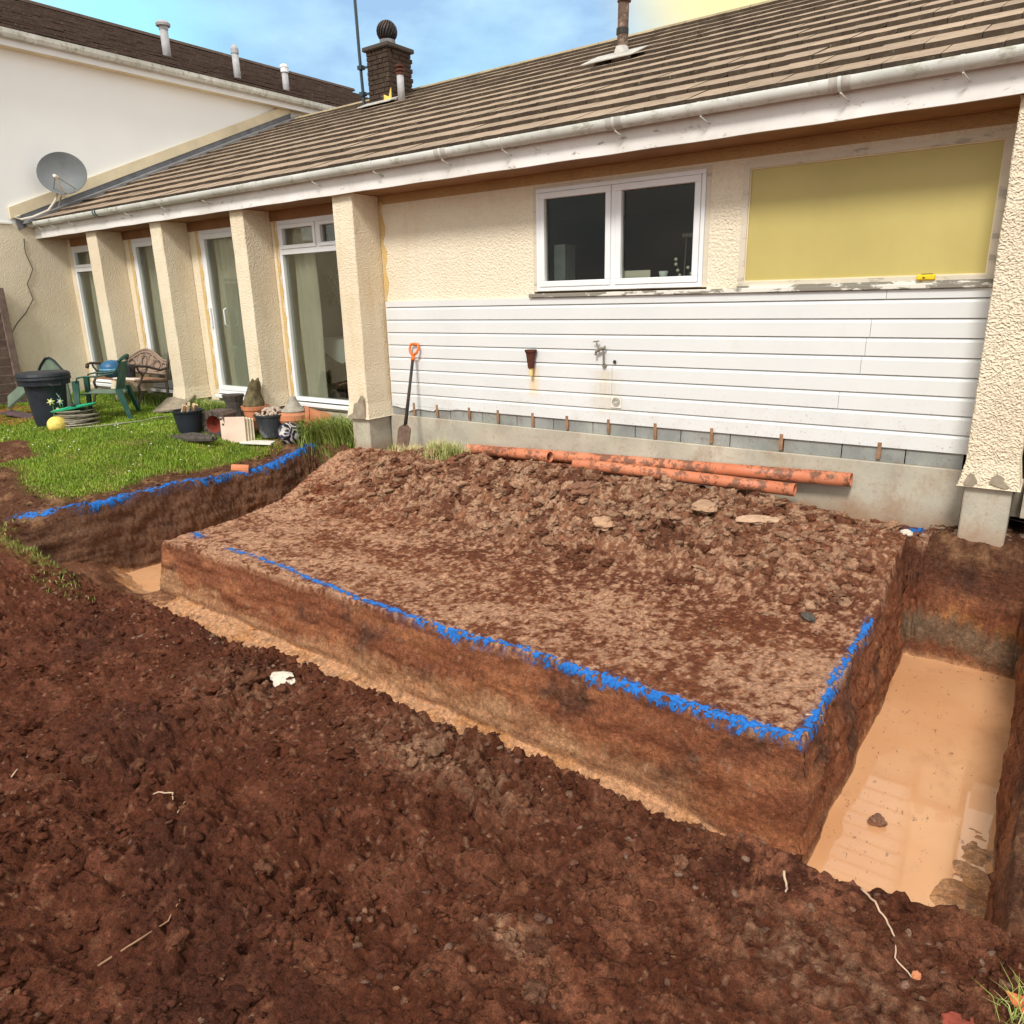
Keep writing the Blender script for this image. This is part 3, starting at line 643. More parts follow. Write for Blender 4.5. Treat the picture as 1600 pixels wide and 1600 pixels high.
# ------------------------------------------------------------------ clods (stuff)
def ico(sub):
    bm = bmesh.new(); bmesh.ops.create_icosphere(bm, subdivisions=sub, radius=1)
    v = np.array([q.co[:] for q in bm.verts]); f = np.array([[q.index for q in g.verts] for g in bm.faces]); bm.free(); return v, f
I1, I2, I3 = ico(1), ico(2), ico(3)
bm_ = bmesh.new(); bmesh.ops.create_icosphere(bm_, subdivisions=1, radius=1); bm_.free()
I0 = (np.array([[1,0,0],[-1,0,0],[0,1,0],[0,-1,0],[0,0,1],[0,0,-1.]]), np.array([[4,0,2],[4,2,1],[4,1,3],[4,3,0],[5,2,0],[5,1,2],[5,3,1],[5,0,3]]))
def scatter(name, pts, sizes, hi, colf, flat=.7):
    vs, fs, cs = [], [], []; b = 0
    for h, (bv, bf) in ((0, I0), (1, I1), (2, I2), (3, I3)):
        idx = np.nonzero(hi == h)[0]
        for var in range(8):
            k = idx[idx % 8 == var]
            if not len(k): continue
            bvv = bv*(1+.75*fbm(bv[:, 0]*1.5+var*5, bv[:, 1]*1.5, bv[:, 2]*1.5, 3+(len(bv) > 200), .65))[:, None]; bvv = np.sign(bvv)*np.abs(bvv)**.85
            n = len(k); a = rng.uniform(0, 2*PI, n); sc = sizes[k][:, None]*np.stack([rng.uniform(.7, 1.3, n), rng.uniform(.6, 1.1, n), rng.uniform(.5, .95, n)*flat], 1)
            tl = rng.uniform(-.6, .6, n)
            P = bvv[None]*sc[:, None]
            x = P[..., 0]; y = P[..., 1]*np.cos(tl)[:, None]-P[..., 2]*np.sin(tl)[:, None]; z = P[..., 1]*np.sin(tl)[:, None]+P[..., 2]*np.cos(tl)[:, None]
            X_ = x*np.cos(a)[:, None]-y*np.sin(a)[:, None]; Y_ = x*np.sin(a)[:, None]+y*np.cos(a)[:, None]
            W = np.stack([X_, Y_, z], -1)+pts[k][:, None]
            vs.append(W.reshape(-1, 3)); fs.append((bf[None]+(np.arange(n)*len(bv))[:, None, None]).reshape(-1, 3)+b); b += n*len(bv)
            cs.append(np.repeat(colf[k], len(bv), 0))
    v = np.concatenate(vs); f = np.concatenate(fs); c_ = np.concatenate(cs)
    me = bpy.data.meshes.new(name); me.vertices.add(len(v)); me.vertices.foreach_set('co', v.ravel()); me.loops.add(f.size); me.loops.foreach_set('vertex_index', f.ravel())
    me.polygons.add(len(f)); me.polygons.foreach_set('loop_start', np.arange(len(f))*3); me.update(calc_edges=True)
    a = me.attributes.new('alb', 'FLOAT_COLOR', 'POINT'); a.data.foreach_set('color', np.concatenate([c_, np.ones((len(c_), 1))], 1).ravel())
    return link(name, me, SOIL)
def clods(name, n, x0, x1, y0, y1, s0, s1, pw, label, wfun=None, tint=None, tamt=.35, allow_trench=False):
    x = rng.uniform(x0, x1, n); y = rng.uniform(y0, y1, n)
    z, c_, tm, lm = zats(x, y); ok = (tm < .06) if not allow_trench else (tm > .9)
    if wfun is not None: ok &= rng.uniform(0, 1, n) < wfun(x, y)
    x, y, z, c_ = x[ok], y[ok], z[ok], c_[ok]; n = len(x)
    s = s0+(s1-s0)*rng.uniform(0, 1, n)**pw
    c_ = c_*rng.uniform(.8, 1.2, n)[:, None]
    if tint is not None:
        t = (rng.uniform(0, 1, n) < tamt)[:, None]*rng.uniform(.3, .9, n)[:, None]; c_ = c_*(1-t)+np.array(tint)*t
    o = scatter(name, np.stack([x, y, z-s*.05], 1), s, (s > .007)*1+(s > .022)*1+(s > .034)*1, np.clip(c_, .01, .8))
    tag(o, label, 'soil crumbs', kind='stuff')
cam_w = lambda x, y: np.clip(1.6/np.maximum(.5, np.hypot(x, y+6))**1.1, 0, 1)
cl = lambda x, y: np.clip(.15+1.2*sst(-.2, .6, fbm(x*1.6, y*1.6, 51, 3)), 0, 1)
clods('soil_clods', 520, -4.8, -.6, -5.65, -3.85, .020, .056, 2.0, 'larger lumps of dark turned clay lying in the foreground soil', lambda x, y: cl(x, y)*np.clip(.25+.75*sst(-1.2, -2.2, x), 0, 1), (.25, .12, .07), .1)
clods('soil_crumbs', 60000, -5.2, .8, -5.7, -3.70, .0022, .019, 5.5, 'loose dark red-brown soil crumbs scattered over the trampled foreground', lambda x, y: cl(x, y)*np.clip(.35+cam_w(x, y), 0, 1), (.30, .18, .13), .06)
clods('soil_crumbs', 13000, -6.0, -.8, -1.75, -.05, .005, .055, 5, 'pinkish tan lumps of broken clay in the spoil heap under the house wall', lambda x, y: np.clip(.15+sst(-1.7, -1.1, y+.25*noise(x*1.2, y*1.2, 3.)), 0, 1), (.56, .34, .22), .35)
clods('soil_crumbs', 9000, -6.1, -.7, -3.0, -1.6, .0025, .014, 5, 'small pale crumbs on the flat clay platform', lambda x, y: .7+0*x, (.55, .38, .25), .4)
clods('soil_crumbs', 6000, -6.3, .8, -4.05, -3.70, .003, .022, 6, 'dark crumbs piled along the near lip of the front trench', None, (.40, .26, .19), .15)
clods('soil_crumbs', 8000, -13, -7.05, -3.7, -.2, .004, .026, 4, 'loose brown soil crumbs around the edge of the lawn', lambda x, y: np.clip(1-sst(-7.4, -8.0, x)+sst(-2.6, -3.0, y), 0, 1), (.34, .2, .12), .3)
clods('soil_crumbs', 1500, -.62, 1.2, -1.2, 0, .006, .035, 2, 'stony crumbs around the foot of the right pillar', lambda x, y: sst(-.36, -.3, y)+(x > .16), (.5, .36, .28), .4)
clods('soil_crumbs', 2500, -6.0, .1, -3.6, -3.02, .004, .022, 3, 'orange silt crumbs fallen on the trench floor', None, (.6, .36, .19), .5, True)

# ------------------------------------------------------------------ bungalow
B = empty('bungalow', (0, 0, 0), 0, 'long single-storey cream rendered bungalow with brown tiled roof and white cladding under the kitchen window', 'bungalow')
X0, X1 = -13.25, 1.6
FB = -.38                    # front of the fin walls
# walls with openings, built as boxes butted together (wall 0.25 thick, front face y=0)
def wall(x0, x1, z0, z1, mat=CREAM, y0=0., y1=.25): return box('wall', mat, B, x0, x1, y0, y1, z0, z1)
HEADM = render_mat('eaves_shade_render', (.52, .36, .17), (.42, .27, .12), (.36, .22, .10), fine=50)  # wall head: eaves shadow on the cream render painted in as brown-ochre
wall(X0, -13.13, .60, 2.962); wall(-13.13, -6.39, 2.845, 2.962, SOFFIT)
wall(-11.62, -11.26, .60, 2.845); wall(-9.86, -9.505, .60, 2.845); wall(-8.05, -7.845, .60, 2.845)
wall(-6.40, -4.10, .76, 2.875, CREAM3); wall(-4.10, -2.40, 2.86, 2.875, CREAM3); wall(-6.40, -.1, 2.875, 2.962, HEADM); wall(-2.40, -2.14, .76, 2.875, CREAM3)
wall(-2.14, -.42, 2.84, 2.875, CREAM3); wall(-4.10, -2.40, .76, 1.90, CREAM3); wall(-2.14, -.42, .76, 1.90, CREAM3); wall(-.42, -.1, .6, 2.875, CREAM3)
box('wall', CREAM, B, 1.0, X1, 0, .25, .5, 2.962)
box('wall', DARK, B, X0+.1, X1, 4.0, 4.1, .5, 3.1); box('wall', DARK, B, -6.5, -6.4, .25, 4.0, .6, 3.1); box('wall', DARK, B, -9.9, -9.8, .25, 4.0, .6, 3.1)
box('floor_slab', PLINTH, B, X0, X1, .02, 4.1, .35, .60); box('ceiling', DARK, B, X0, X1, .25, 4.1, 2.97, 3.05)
box('rear_wall', CREAM, B, X0, X1, 9.6, 9.8, 0, 3.0); box('gable_wall', CREAM, B, X1-.2, X1-.01, .26, 9.6, 0, 3.0)
# fin walls
fins = [(-11.77, -11.47), (-10.01, -9.735), (-8.21, -7.95), (-6.39, -6.09), (-.395, -.10)]
def fin_mesh(x0, x1, z0, rough=False):
    b = MB(); n = 14; zs = [z0+(2.958-z0)*k/n for k in range(n+1)]
    j = lambda s, k: .006*noise(np.array(s*3.1), np.array(k*.9+x0))*1.
    vs = []
    for k, z in enumerate(zs):
        f = .025*max(0, 1-(z-z0)/.12)
        vs += [(x0-f+j(1, k), FB-f+j(2, k), z), (x1+f+j(3, k), FB-f+j(4, k), z), (x1+f, -.002, z), (x0-f, -.002, z)]
    fs = [(k*4+a, k*4+(a+1) % 4, k*4+4+(a+1) % 4, k*4+4+a) for k in range(n) for a in range(4)]+[(0, 1, 2, 3), (n*4+3, n*4+2, n*4+1, n*4)]
    return b.add(vs, fs)
for i, (a, b_) in enumerate(fins):
    z0 = .64 if i < 4 else .625
    fo = fin_mesh(a, b_, z0).build('fin_wall', CREAM2 if i == 4 else CREAM, B, bevel=.006)
    if i == 4: fo['label'] = 'rough-cast cream pillar at the right with chipped bottom edge'
    box('fin_base', PLINTH if i < 3 else CONC, B, a+.015, b_-.01, FB+.012, -.003, .0 if i > 2 else .3, z0-.002, bevel=.008)
# ochre damp stains are strips of exposed undercoat beside the reveals
OCHRE = render_mat('ochre_undercoat', (.70, .50, .22), (.60, .42, .17), (.55, .38, .16))
for (xa, xb, ya, za, zb_) in [(-6.085, -6.03, -.004, .78, 2.9), (-11.33, -11.27, -.004, .76, 2.84), (-9.575, -9.515, -.004, .76, 2.84), (-7.90, -7.852, -.004, .76, 2.84)]:
    pts = [(xa, za)]; n = 26
    for k in range(n+1): pts.append((xb+.022*math.sin(k*1.7)+.012*random.uniform(-1, 1), za+(zb_-za)*k/n))
    pts.append((xa, zb_)); MB().extr(pts, ya, .0-.0005, axis='y').build('bare_render_strip', OCHRE, B)
# chipped render showing concrete at foot of the corner fin and of the right pillar
pts = [(-6.385, .66), (-6.30, .70), (-6.27, .80), (-6.20, .83), (-6.15, .90), (-6.12, .86), (-6.105, .70), (-6.11, .645), (-6.25, .635), (-6.385, .64)]
MB().extr(pts, FB-.036, FB-.004, axis='y').build('broken_render_patch', STONE, B)
for pts in ([(-.385, .66), (-.36, .715), (-.335, .71), (-.31, .665), (-.33, .63), (-.38, .632)], [(-.235, .70), (-.205, .725), (-.175, .71), (-.16, .67), (-.13, .65), (-.15, .635), (-.21, .65), (-.245, .665)]):
    MB().extr(pts, FB-.034, FB-.01, axis='y').build('broken_render_patch', STONE, B)
# plinths
box('plinth', PLINTH, B, X0, -6.395, -.03, -.003, .25, .598)
box('concrete_base', CONC, B, -6.085, -.40, -.045, -.003, -.1, .652, bevel=.006)
# grey block strip with battens
xx = -6.08; 
while xx < -.45:
    wdt = min(.44, -.43-xx); box('block', BLOCK, B, xx, xx+wdt-.008, -.012, -.001, .654, .79); xx += wdt
for bx_ in (-5.72, -5.38, -4.93, -4.55, -4.12, -3.72, -3.27, -2.80, -2.28, -1.70, -.98):
    b = box('batten', WOOD, B, bx_-.014, bx_+.014, -.034, -.013, .664+random.uniform(-.008, .012), .80)
# cladding planks
rows = 8; top_z = 1.888; bot = .765; pitch_ = (top_z-.06-bot)/rows
def plank(x0, x1, z0, z1, jag=False):
    b = MB(); h = z1-z0; y = -.030
    prof = [(y, z0), (y, z0+h*.78), (y+.012, z0+h*.93), (y+.016, z1-.005), (-.002, z1-.005), (-.002, z0)] if h > .09 else [(y, z0), (y, z1), (-.002, z1), (-.002, z0)]
    return b.extr(prof, x0, x1, axis='x')
joints = [(-1.05,), (), (-1.13,), (-1.15,), (-1.17,), (-3.24,), (-3.24, -1.30), (-3.24,), ()]
xl0, xr = -6.06, -.40
for r_ in range(rows+1):
    z1 = top_z if r_ == 0 else top_z-.06-(r_-1)*pitch_; z0 = top_z-.06 if r_ == 0 else z1-pitch_
    js = [xl0]+sorted(joints[r_])+[xr]
    for a, b_ in zip(js[:-1], js[1:]):
        plank(a+.0015, b_-.0015, z0+.001, z1).build('cladding_plank', CLAD, B)
# jagged broken lower edge at the left end
pts = [(-6.06, .764), (-6.06, .748), (-5.98, .742), (-5.90, .728), (-5.84, .735), (-5.80, .70), (-5.74, .722), (-5.66, .735), (-5.55, .73), (-5.43, .725), (-5.40, .748), (-5.2, .752), (-5.1, .764)]
MB().extr(pts, -.029, -.006, axis='y').build('broken_plank_edge', CLAD, B)
# small pale vent plate on the cladding
t = empty('vent_plate', (-3.19, -.031, .965), 0, 'small square pale vent plate on the white cladding below the tap', 'vent')
box('plate', WHITEB, t, -.05, .05, -.008, 0, -.055, .055, bevel=.003)
for k in range(4):
    r0 = .012+.009*k; MB().tube([(r0*math.cos(a*PI/8), -.010, r0*math.sin(a*PI/8)) for a in range(17)], .0022, 5, cap=False).build('ring', BRASS, t)
# window helper ------------------------------------------------
def rect_frame(x0, x1, z0, z1, wd, y0, y1):
    b = MB(); b.box(x0, x1, y0, y1, z0, z0+wd); b.box(x0, x1, y0, y1, z1-wd, z1); b.box(x0, x0+wd, y0, y1, z0+wd, z1-wd); b.box(x1-wd, x1, y0, y1, z0+wd, z1-wd); return b
def pane(par, x0, x1, z0, z1, y=.05, mat=GLASS, name='pane'):
    return box(name, mat, par, x0, x1, y, y+.008, z0, z1)
def curtain(par, x0, x1, z0, z1, y=.16, folds=9, amp=.03, mat=CURT, taper=0):
    b = MB(); n = folds*6; vs = []; nz = 8
    for k in range(nz+1):
        t_ = k/nz; z = z1+(z0-z1)*t_
        for i in range(n+1):
            s = i/n; x = x0+(x1-x0)*s*(1-taper*t_*(1-t_)*2); vs.append((x, y+amp*math.sin(s*folds*2*PI)+.01*math.sin(s*23+k), z))
    fs = [(k*(n+1)+i, k*(n+1)+i+1, (k+1)*(n+1)+i+1, (k+1)*(n+1)+i) for k in range(nz) for i in range(n)]
    return b.add(vs, fs).build('curtain', mat, par, smooth=True)
# kitchen window
kw = rect_frame(-4.06, -2.44, 1.948, 2.835, .035, -.012, .06).build('window', UPVC, B, bevel=.003)
rect_frame(-4.10, -2.40, 1.945, 2.86, .038, -.004, .03).build('timber_surround', PEEL, B)
f1 = rect_frame(-4.022, -3.285, 1.985, 2.798, .052, -.018, .05).build('sash', UPVC, kw, bevel=.004)
f2 = rect_frame(-3.235, -2.478, 1.985, 2.798, .052, -.018, .05).build('sash', UPVC, kw, bevel=.004)
box('mullion', UPVC, kw, -3.283, -3.237, -.006, .06, 1.985, 2.798)
pane(kw, -3.97, -3.337, 2.037, 2.746, .02); pane(kw, -3.183, -2.53, 2.037, 2.746, .02)
rect_frame(-2.14, -.42, 1.93, 2.84, .045, -.012, .05).build('timber_surround', PEEL, B)
rect_frame(-2.098, -.462, 1.972, 2.798, .012, .0, .03).build('bead', BARGE, B)
box('obscured_pane', YELLOW, B, -2.086, -.474, .012, .02, 1.984, 2.786)
MB().box(-4.13, -.42, -.055, .02, 1.892, 1.928)  .build('window_sill', SILLP, B, bevel=.005)
box('sill_board', SILLP, B, -2.14, -.42, -.028, .01, 1.929, 1.946)
# patio doors and tall windows
def tall(x0, x1, transom, zb=.70, zt=2.845):
    wdw = rect_frame(x0, x1, zb, zt, .05, .0, .08).build('window', UPVC, B, bevel=.003)
    if transom:
        box('transom', UPVC, wdw, x0+.05, x1-.05, .0, .08, 2.46, 2.52)
        xm = (x0+x1)/2; box('mullion', UPVC, wdw, xm-.025, xm+.025, .002, .078, 2.52, zt-.05)
        for a, b_ in ((x0+.052, xm-.027), (xm+.027, x1-.052)):
            rect_frame(a, b_, 2.522, zt-.052, .042, -.012, .06).build('sash', UPVC, wdw, bevel=.003)
            pane(wdw, a+.042, b_-.042, 2.564, zt-.094, .03)
        pane(wdw, x0+.05, x1-.05, zb+.05, 2.46, .04)
    else:
        sx = [(x0+.052, x0+.052+(x1-x0-.104))]
        rect_frame(x0+.052, x1-.052, zb+.052, zt-.052, .062, -.010, .06).build('door_leaf', UPVC, wdw, bevel=.003)
        pane(wdw, x0+.114, x1-.114, zb+.114, zt-.114, .03)
    MB().box(x0-.02, x1, -.07, -.005, zb-.055, zb-.012).build('door_sill', UPVC, B, bevel=.004)
    return wdw
w1 = tall(-13.125, -11.63, True); w2 = tall(-11.25, -9.87, False); w3 = tall(-9.50, -8.06, False); w4 = tall(-7.84, -6.405, True)
hd = MB(); hd.tube([(-9.06, -.02, 1.62), (-9.06, -.055, 1.64), (-9.06, -.055, 1.83), (-9.06, -.02, 1.85)], .011, 6).build('handle', UPVC, w3)
box('handle', UPVC, w3, -9.435, -9.405, -.035, -.012, 1.60, 1.86, bevel=.004)
for a, b_ in ((-13.0, -11.8), (-11.15, -10.55), (-10.45, -9.9), (-9.40, -8.95), (-8.85, -8.2), (-7.75, -7.35)):
    curtain(B, a, b_,   .72, 2.80, .14, max(3, int((b_-a)*9)), .028)
# things seen inside the dining room and kitchen
t = empty('dining_table', (-7.72, .72, .68), .1, 'small table draped in a pale blue cloth inside the tall window', 'table')
b = MB(); n = 32; vs = [(0, 0, .76)]
for k in range(n):
    a = 2*PI*k/n; vs.append((.42*math.cos(a), .42*math.sin(a), .76))
for k in range(n):
    a = 2*PI*k/n; rr = .45+.02*math.sin(6*a); vs.append((rr*math.cos(a), rr*math.sin(a), .76-.16-.10*math.sin(2*a)**2-.04*math.sin(6*a)))
b.add(vs, [(0, k+1, (k+1) % n+1) for k in range(n)]+[(k+1, k+1+n, (k+1) % n+1+n, (k+1) % n+1) for k in range(n)]).build('tablecloth_top', CLOTH, t, smooth=True)
for sx in (-.25, .25):
    for sy in (-.25, .25): MB().tube([(sx, sy, 0), (sx, sy, .74)], .02, 6).build('leg', IRON, t)
t = empty('lattice_screen', (-8.55, 1.7, 1.98), -.25, 'white arched lattice screen inside the tall window', 'lattice')
for k in range(-6, 7):
    for sgn in (1, -1):
        o = box('lattice_slat', WHITEB, t, -.006, .006, -.004 if sgn > 0 else .004, .002 if sgn > 0 else .010, -.32, .32); o.location = (k*.085, 0, .1); o.rotation_euler = (0, sgn*PI/4, 0)
b = MB(); b.tube([(-.55+1.1*k/12, -.02, .28+.0+.16*math.sin(PI*(k/12))) for k in range(13)], .02, 6); b.build('arched_top', WHITEB, t)
box('window_board', WOOD, B, -4.06, -2.44, .062, .36, 1.93, 1.965)
t = empty('letter_rack', (-3.08, .085, 1.966), .15, 'white letter holder with brown curved front on the kitchen window board', 'letter rack')
box('back', WHITEB, t, -.12, .12, .02, .03, 0, .135); MB().extr([(-.12, 0), (.12, 0), (.11, .02), (.05, .055), (0, .065), (-.05, .055), (-.11, .02)], -.01, .0).build('front', WOOD, t)
MB().extr([(-.15, .02), (-.12, .05), (-.12, .16), (-.155, .19)], .02, .03).build('side', WHITEB, t)
o = MB().lathe([(.022, 0), (.018, .02), (.03, .07), (.04, .12), (.037, .12), (.027, .07), (.014, .02)], 14, (-2.83, .10, 1.966)).build('drinking_glass', CLOTH, smooth=True); tag(o, 'pale blue tumbler standing on the kitchen window board', 'glass')
o = MB().box(-.16, .16, -.03, .03, 0, .02).build('folded_paper', WHITEB); o.location = (-3.52, .16, 1.966); o.rotation_euler = (0, -.05, .12); tag(o, 'flat pale strip lying on the window board in the left kitchen sash', 'strip')
t = empty('flower_stem', (-2.64, .10, 1.966), 0, 'white blossom spray beside the right edge of the kitchen window', 'flowers')
MB().tube([(-.03, 0, 0), (-.05, 0, .10), (-.08, 0, .20)], .004, 5).build('stem', GREENP, t); MB().tube([(.0, 0, 0), (.03, 0, .08), (.06, 0, .14)], .004, 5).build('stem', GREENP, t)
for k, (a, b_) in enumerate([(-.08, .21), (-.078, .17), (-.06, .12), (-.04, .08), (-.03, .03), (.03, .14), (.06, .09), (.065, .05), (.0, .06)]):
    MB().sphere((a, 0, b_), .014, 7, 5).build('blossom', WHITEB, t)
t = empty('lamp_rail', (-2.62, .3, 1.966), 0, 'thin brass rail with long shade standing at right inside the kitchen window', 'lamp')
MB().tube([(-.11, 0, 0), (-.10, 0, .40)], .006, 6).build('stand', BRASS, t); b = MB().box(-.13, .13, -.03, .03, .39, .425); b.build('shade', BRASS, t, bevel=.006)
t = box('bread_bin', simple('dull_blue_grey', (.16, .18, .19), .6, .2, 8), None, -3.95, -3.83, .12, .3, 1.966, 2.36); tag(t, 'tall grey rack at the left edge inside the kitchen window', 'rack')
# eaves
box('soffit', SOFFIT, B, X0+.02, X1, -.425, .0, 2.963, 2.978)
n = 90; xs = [(-13.30)+(X1+13.30)*k/n for k in range(n+1)]
b = MB(); top = [(x, 3.19) for x in xs]; bt = [(x, 2.955+.002*math.sin(k*1.3)) for k, x in enumerate(xs)]
b.extr(top+bt[::-1], -.447, -.427, axis='y').build('fascia', FASCIA, B)
gc, gr_ = (-.508, 3.168), .053
prof = [(gc[0]+gr_*math.cos(a), gc[1]+gr_*1.06*math.sin(a)+(.0)) for a in [R(q) for q in range(18, -199, -12)]]; prof = prof+[(gc[0]+(p[0]-gc[0])*.92, gc[1]+(p[1]-gc[1])*.92) for p in prof[::-1]]
NO = 19
gx_s = [-13.28, -11.05, -7.45, -4.72, -2.98, -1.37, X1]
for a, b_ in zip(gx_s[:-1], gx_s[1:]): MB().extr(prof, a+.004, b_-.004, axis='x').build('gutter', GUTTER, B, smooth=False)
def clip(x, wd, mat, s=1.07):
    o_ = prof[:NO]; MB().extr([(gc[0]+(p[0]-gc[0])*s, gc[1]+(p[1]-gc[1])*s) for p in o_]+[(gc[0]+(p[0]-gc[0])*1.004, gc[1]+(p[1]-gc[1])*1.004) for p in o_][::-1], x-wd/2, x+wd/2, axis='x').build('gutter_bracket', mat, B)
for x in (-12.9, -12.45, -11.9, -10.3, -9.4, -8.5, -6.5, -5.6, -4.05, -2.3, -.7, .2): clip(x, .022, GUTTER, 1.09)
for x in gx_s[1:-1]: clip(x, .13, LEADW if x > -5 else GUTTER, 1.07); clip(x, .02, GUTTER, 1.13)
clip(-11.05, .10, MAST, 1.12)
for x in (-12.9, -12.45, -11.9, -10.3, -9.4, -8.5, -6.5, -5.6, -4.72, -4.05, -2.98, -2.3, -1.37, -.7): MB().tube([(x+.01, -.54, 3.095), (x+.03, -.50, 3.07), (x+.045, -.45, 3.06)], .006, 5).build('gutter_bracket', GUTTER, B)
# end cap lump of the gutter and loose cream cable
# roof -----------------------------------------------------------
SL = math.atan(.4245); ey, ez = -.50, 3.165; ry, rz_ = 4.76, 3.165+.4245*5.26
b = MB(); b.add([(-13.26, -.47, 3.17), (X1+.2, -.47, 3.17), (X1+.2, ry, rz_-.04), (-13.26, ry, rz_-.04), (X1+.2, 9.99, 3.17), (-13.26, 9.99, 3.17)], [(0, 1, 2, 3), (3, 2, 4, 5)]); b.build('roof_deck', DARK, B)
b = MB(); b.add([(-13.26, ry+.03, rz_), (X1+.2, ry+.03, rz_), (X1+.2, 10.0, 3.2), (-13.26, 10.0, 3.2), (-13.26, ry+.03, rz_-.03), (X1+.2, ry+.03, rz_-.03), (X1+.2, 10.0, 3.17), (-13.26, 10.0, 3.17)], [(0, 1, 2, 3), (7, 6, 5, 4), (0, 4, 5, 1), (3, 2, 6, 7)]); b.build('rear_roof_slope', TILE_T, B)
G = .39/math.cos(SL); TW = .318
def tile_shape(seed, jw=0):
    r = random.Random(seed); n = 5; T = .040; Lh = G+.05
    vs = []; w2 = TW/2-.0025
    for k in range(n+1):
        x = -w2+2*w2*k/n; c = r.uniform(-.003, .003)
        zb_ = (.018 if seed % 6 == 4 else .002) if k >= n else .002
        vs += [(x, c, zb_), (x, c+r.uniform(-.003, .003), T+r.uniform(-.0015, .0015)), (x, Lh, T-.006), (x, Lh, 0)]
    fs = []; mi = []
    for k in range(n):
        a = k*4; c = a+4
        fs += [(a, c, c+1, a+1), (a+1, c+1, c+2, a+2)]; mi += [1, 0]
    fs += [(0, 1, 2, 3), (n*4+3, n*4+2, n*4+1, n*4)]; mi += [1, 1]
    return vs, fs, mi
tile_me = []
for s in range(6):
    vs, fs, mi = tile_shape(s); me = bpy.data.meshes.new('roof_tile'); me.from_pydata(vs, [], fs); me.polygons.foreach_set('material_index', mi); me.materials.append(TILE_T); me.materials.append(TILE_N); tile_me.append(me)
tilt = SL-math.atan(.026/G)
tiles = []
nrow = 14
for r_ in range(nrow):
    y = ey-.03+r_*.39; 
    if y > ry-.15: break
    z = 3.178+.4245*(y-ey+.03)
    x = -13.22+(0 if r_ % 2 else TW/2)
    while x < X1+.1:
        tiles.append((x, y, z)); x += TW
cd = lambda t_: (t_[0]**2+(t_[1]+6)**2+(t_[2]-1.9)**2)
vis = [t_ for t_ in tiles if not (t_[0] > .25)]
near_t = set(sorted(vis, key=cd)[:300]); rest = MB()
for k, t_ in enumerate(tiles):
    Mt = Matrix.Translation((t_[0], t_[1]+random.uniform(-.004, .004), t_[2]+random.uniform(0, .003))) @ Matrix.Rotation(tilt+random.uniform(-.008, .008), 4, 'X') @ Matrix.Rotation(random.uniform(-.006, .006), 4, 'Z')
    if t_ in near_t:
        o = bpy.data.objects.new('roof_tile', tile_me[random.randrange(6)]); COL.objects.link(o); o.parent = B; o.matrix_local = Mt
    else:
        vs, fs, mi = tile_shape(random.randrange(6)); b0 = len(rest.v); rest.add(vs, fs, 0, Mt); rest.mi[-len(mi):] = mi
me = rest.mesh('roof_tiles', fix=False); o = link('roof_tiles', me, [TILE_T, TILE_N], B); o['kind'] = 'stuff'
# ridge tiles
x = -13.2
while x < X1:
    hr = .13; pts = [(ry-.15, rz_-.035), (ry-.10, rz_+.035), (ry, rz_+.075), (ry+.10, rz_+.035), (ry+.15, rz_-.035), (ry+.13, rz_-.05), (ry, rz_+.03), (ry-.13, rz_-.05)]
    MB().extr(pts, x+.004, x+.44, axis='x').build('ridge_tile', RIDGE, B); x += .445
# lead and barge board against the neighbouring wall
def slope_box(name, mat, x0, x1, ya, yb, h0, h1):
    z = lambda y: 3.2+.4245*(y+.5)
    b = MB(); vs = [(x, y, z(y)+h) for x in (x0, x1) for y in (ya, yb) for h in (h0, h1)]
    b.add(vs, [(0, 1, 3, 2), (4, 6, 7, 5), (0, 4, 5, 1), (2, 3, 7, 6), (0, 2, 6, 4), (1, 5, 7, 3)]); return b.build(name, mat, B)
slope_box('lead_flashing', LEAD, -13.235, -12.98, -.62, 4.75, .01, .055)
slope_box('lead_upstand', LEAD, -13.245, -13.225, -.68, 4.75, -.05, .135)
slope_box('barge_board', BARGE, -13.249, -13.205, -.76, 4.75, .137, .30)
# flue with lead slate, small vent, chimney
fl = MB(); fl.tube([(-4.55, 2.5, 4.38), (-4.54, 2.5, 4.72), (-4.52, 2.5, 5.9)], .062, 14).build('flue_pipe', FLUE, B, smooth=True)
MB().tube([(-4.545, 2.5, 4.74), (-4.543, 2.5, 4.80)], .070, 14).build('flue_collar', SHAFT, B); MB().tube([(-4.528, 2.5, 5.06), (-4.526, 2.5, 5.11)], .078, 14).build('flue_collar', FLUE, B)
MB().tube([(-4.55, 2.5, 4.46), (-4.55, 2.5, 4.62)], [.12, .068], 14).build('lead_cone', LEADW, B, smooth=True)
b = MB(); b.box(-.42, .24, -.26, .16, 0, .014); o = b.build('lead_slate', LEADW, B, bevel=.004); o.location = (-4.53, 2.5, 4.545); o.rotation_euler = (SL, 0, 0)
CH = empty('chimney', (-9.80, 4.12, 0)); CH.parent = B
cw, cdp = .25, .27
MB().box(-cw+.012, cw-.012, -cdp+.012, cdp-.012, 4.8, 5.83).build('core', MORTAR, CH)
brick_me = {}
def brick(x, y, z, lx, ly, h=.062):
    key = (round(lx, 3), round(ly, 3))
    if key not in brick_me: brick_me[key] = MB().box(-lx/2, lx/2, -ly/2, ly/2, 0, h).mesh('brick', bevel=.004); brick_me[key].materials.append(BRICKM)
    o = bpy.data.objects.new('brick', brick_me[key]); COL.objects.link(o); o.parent = CH; o.location = (x, y, z)
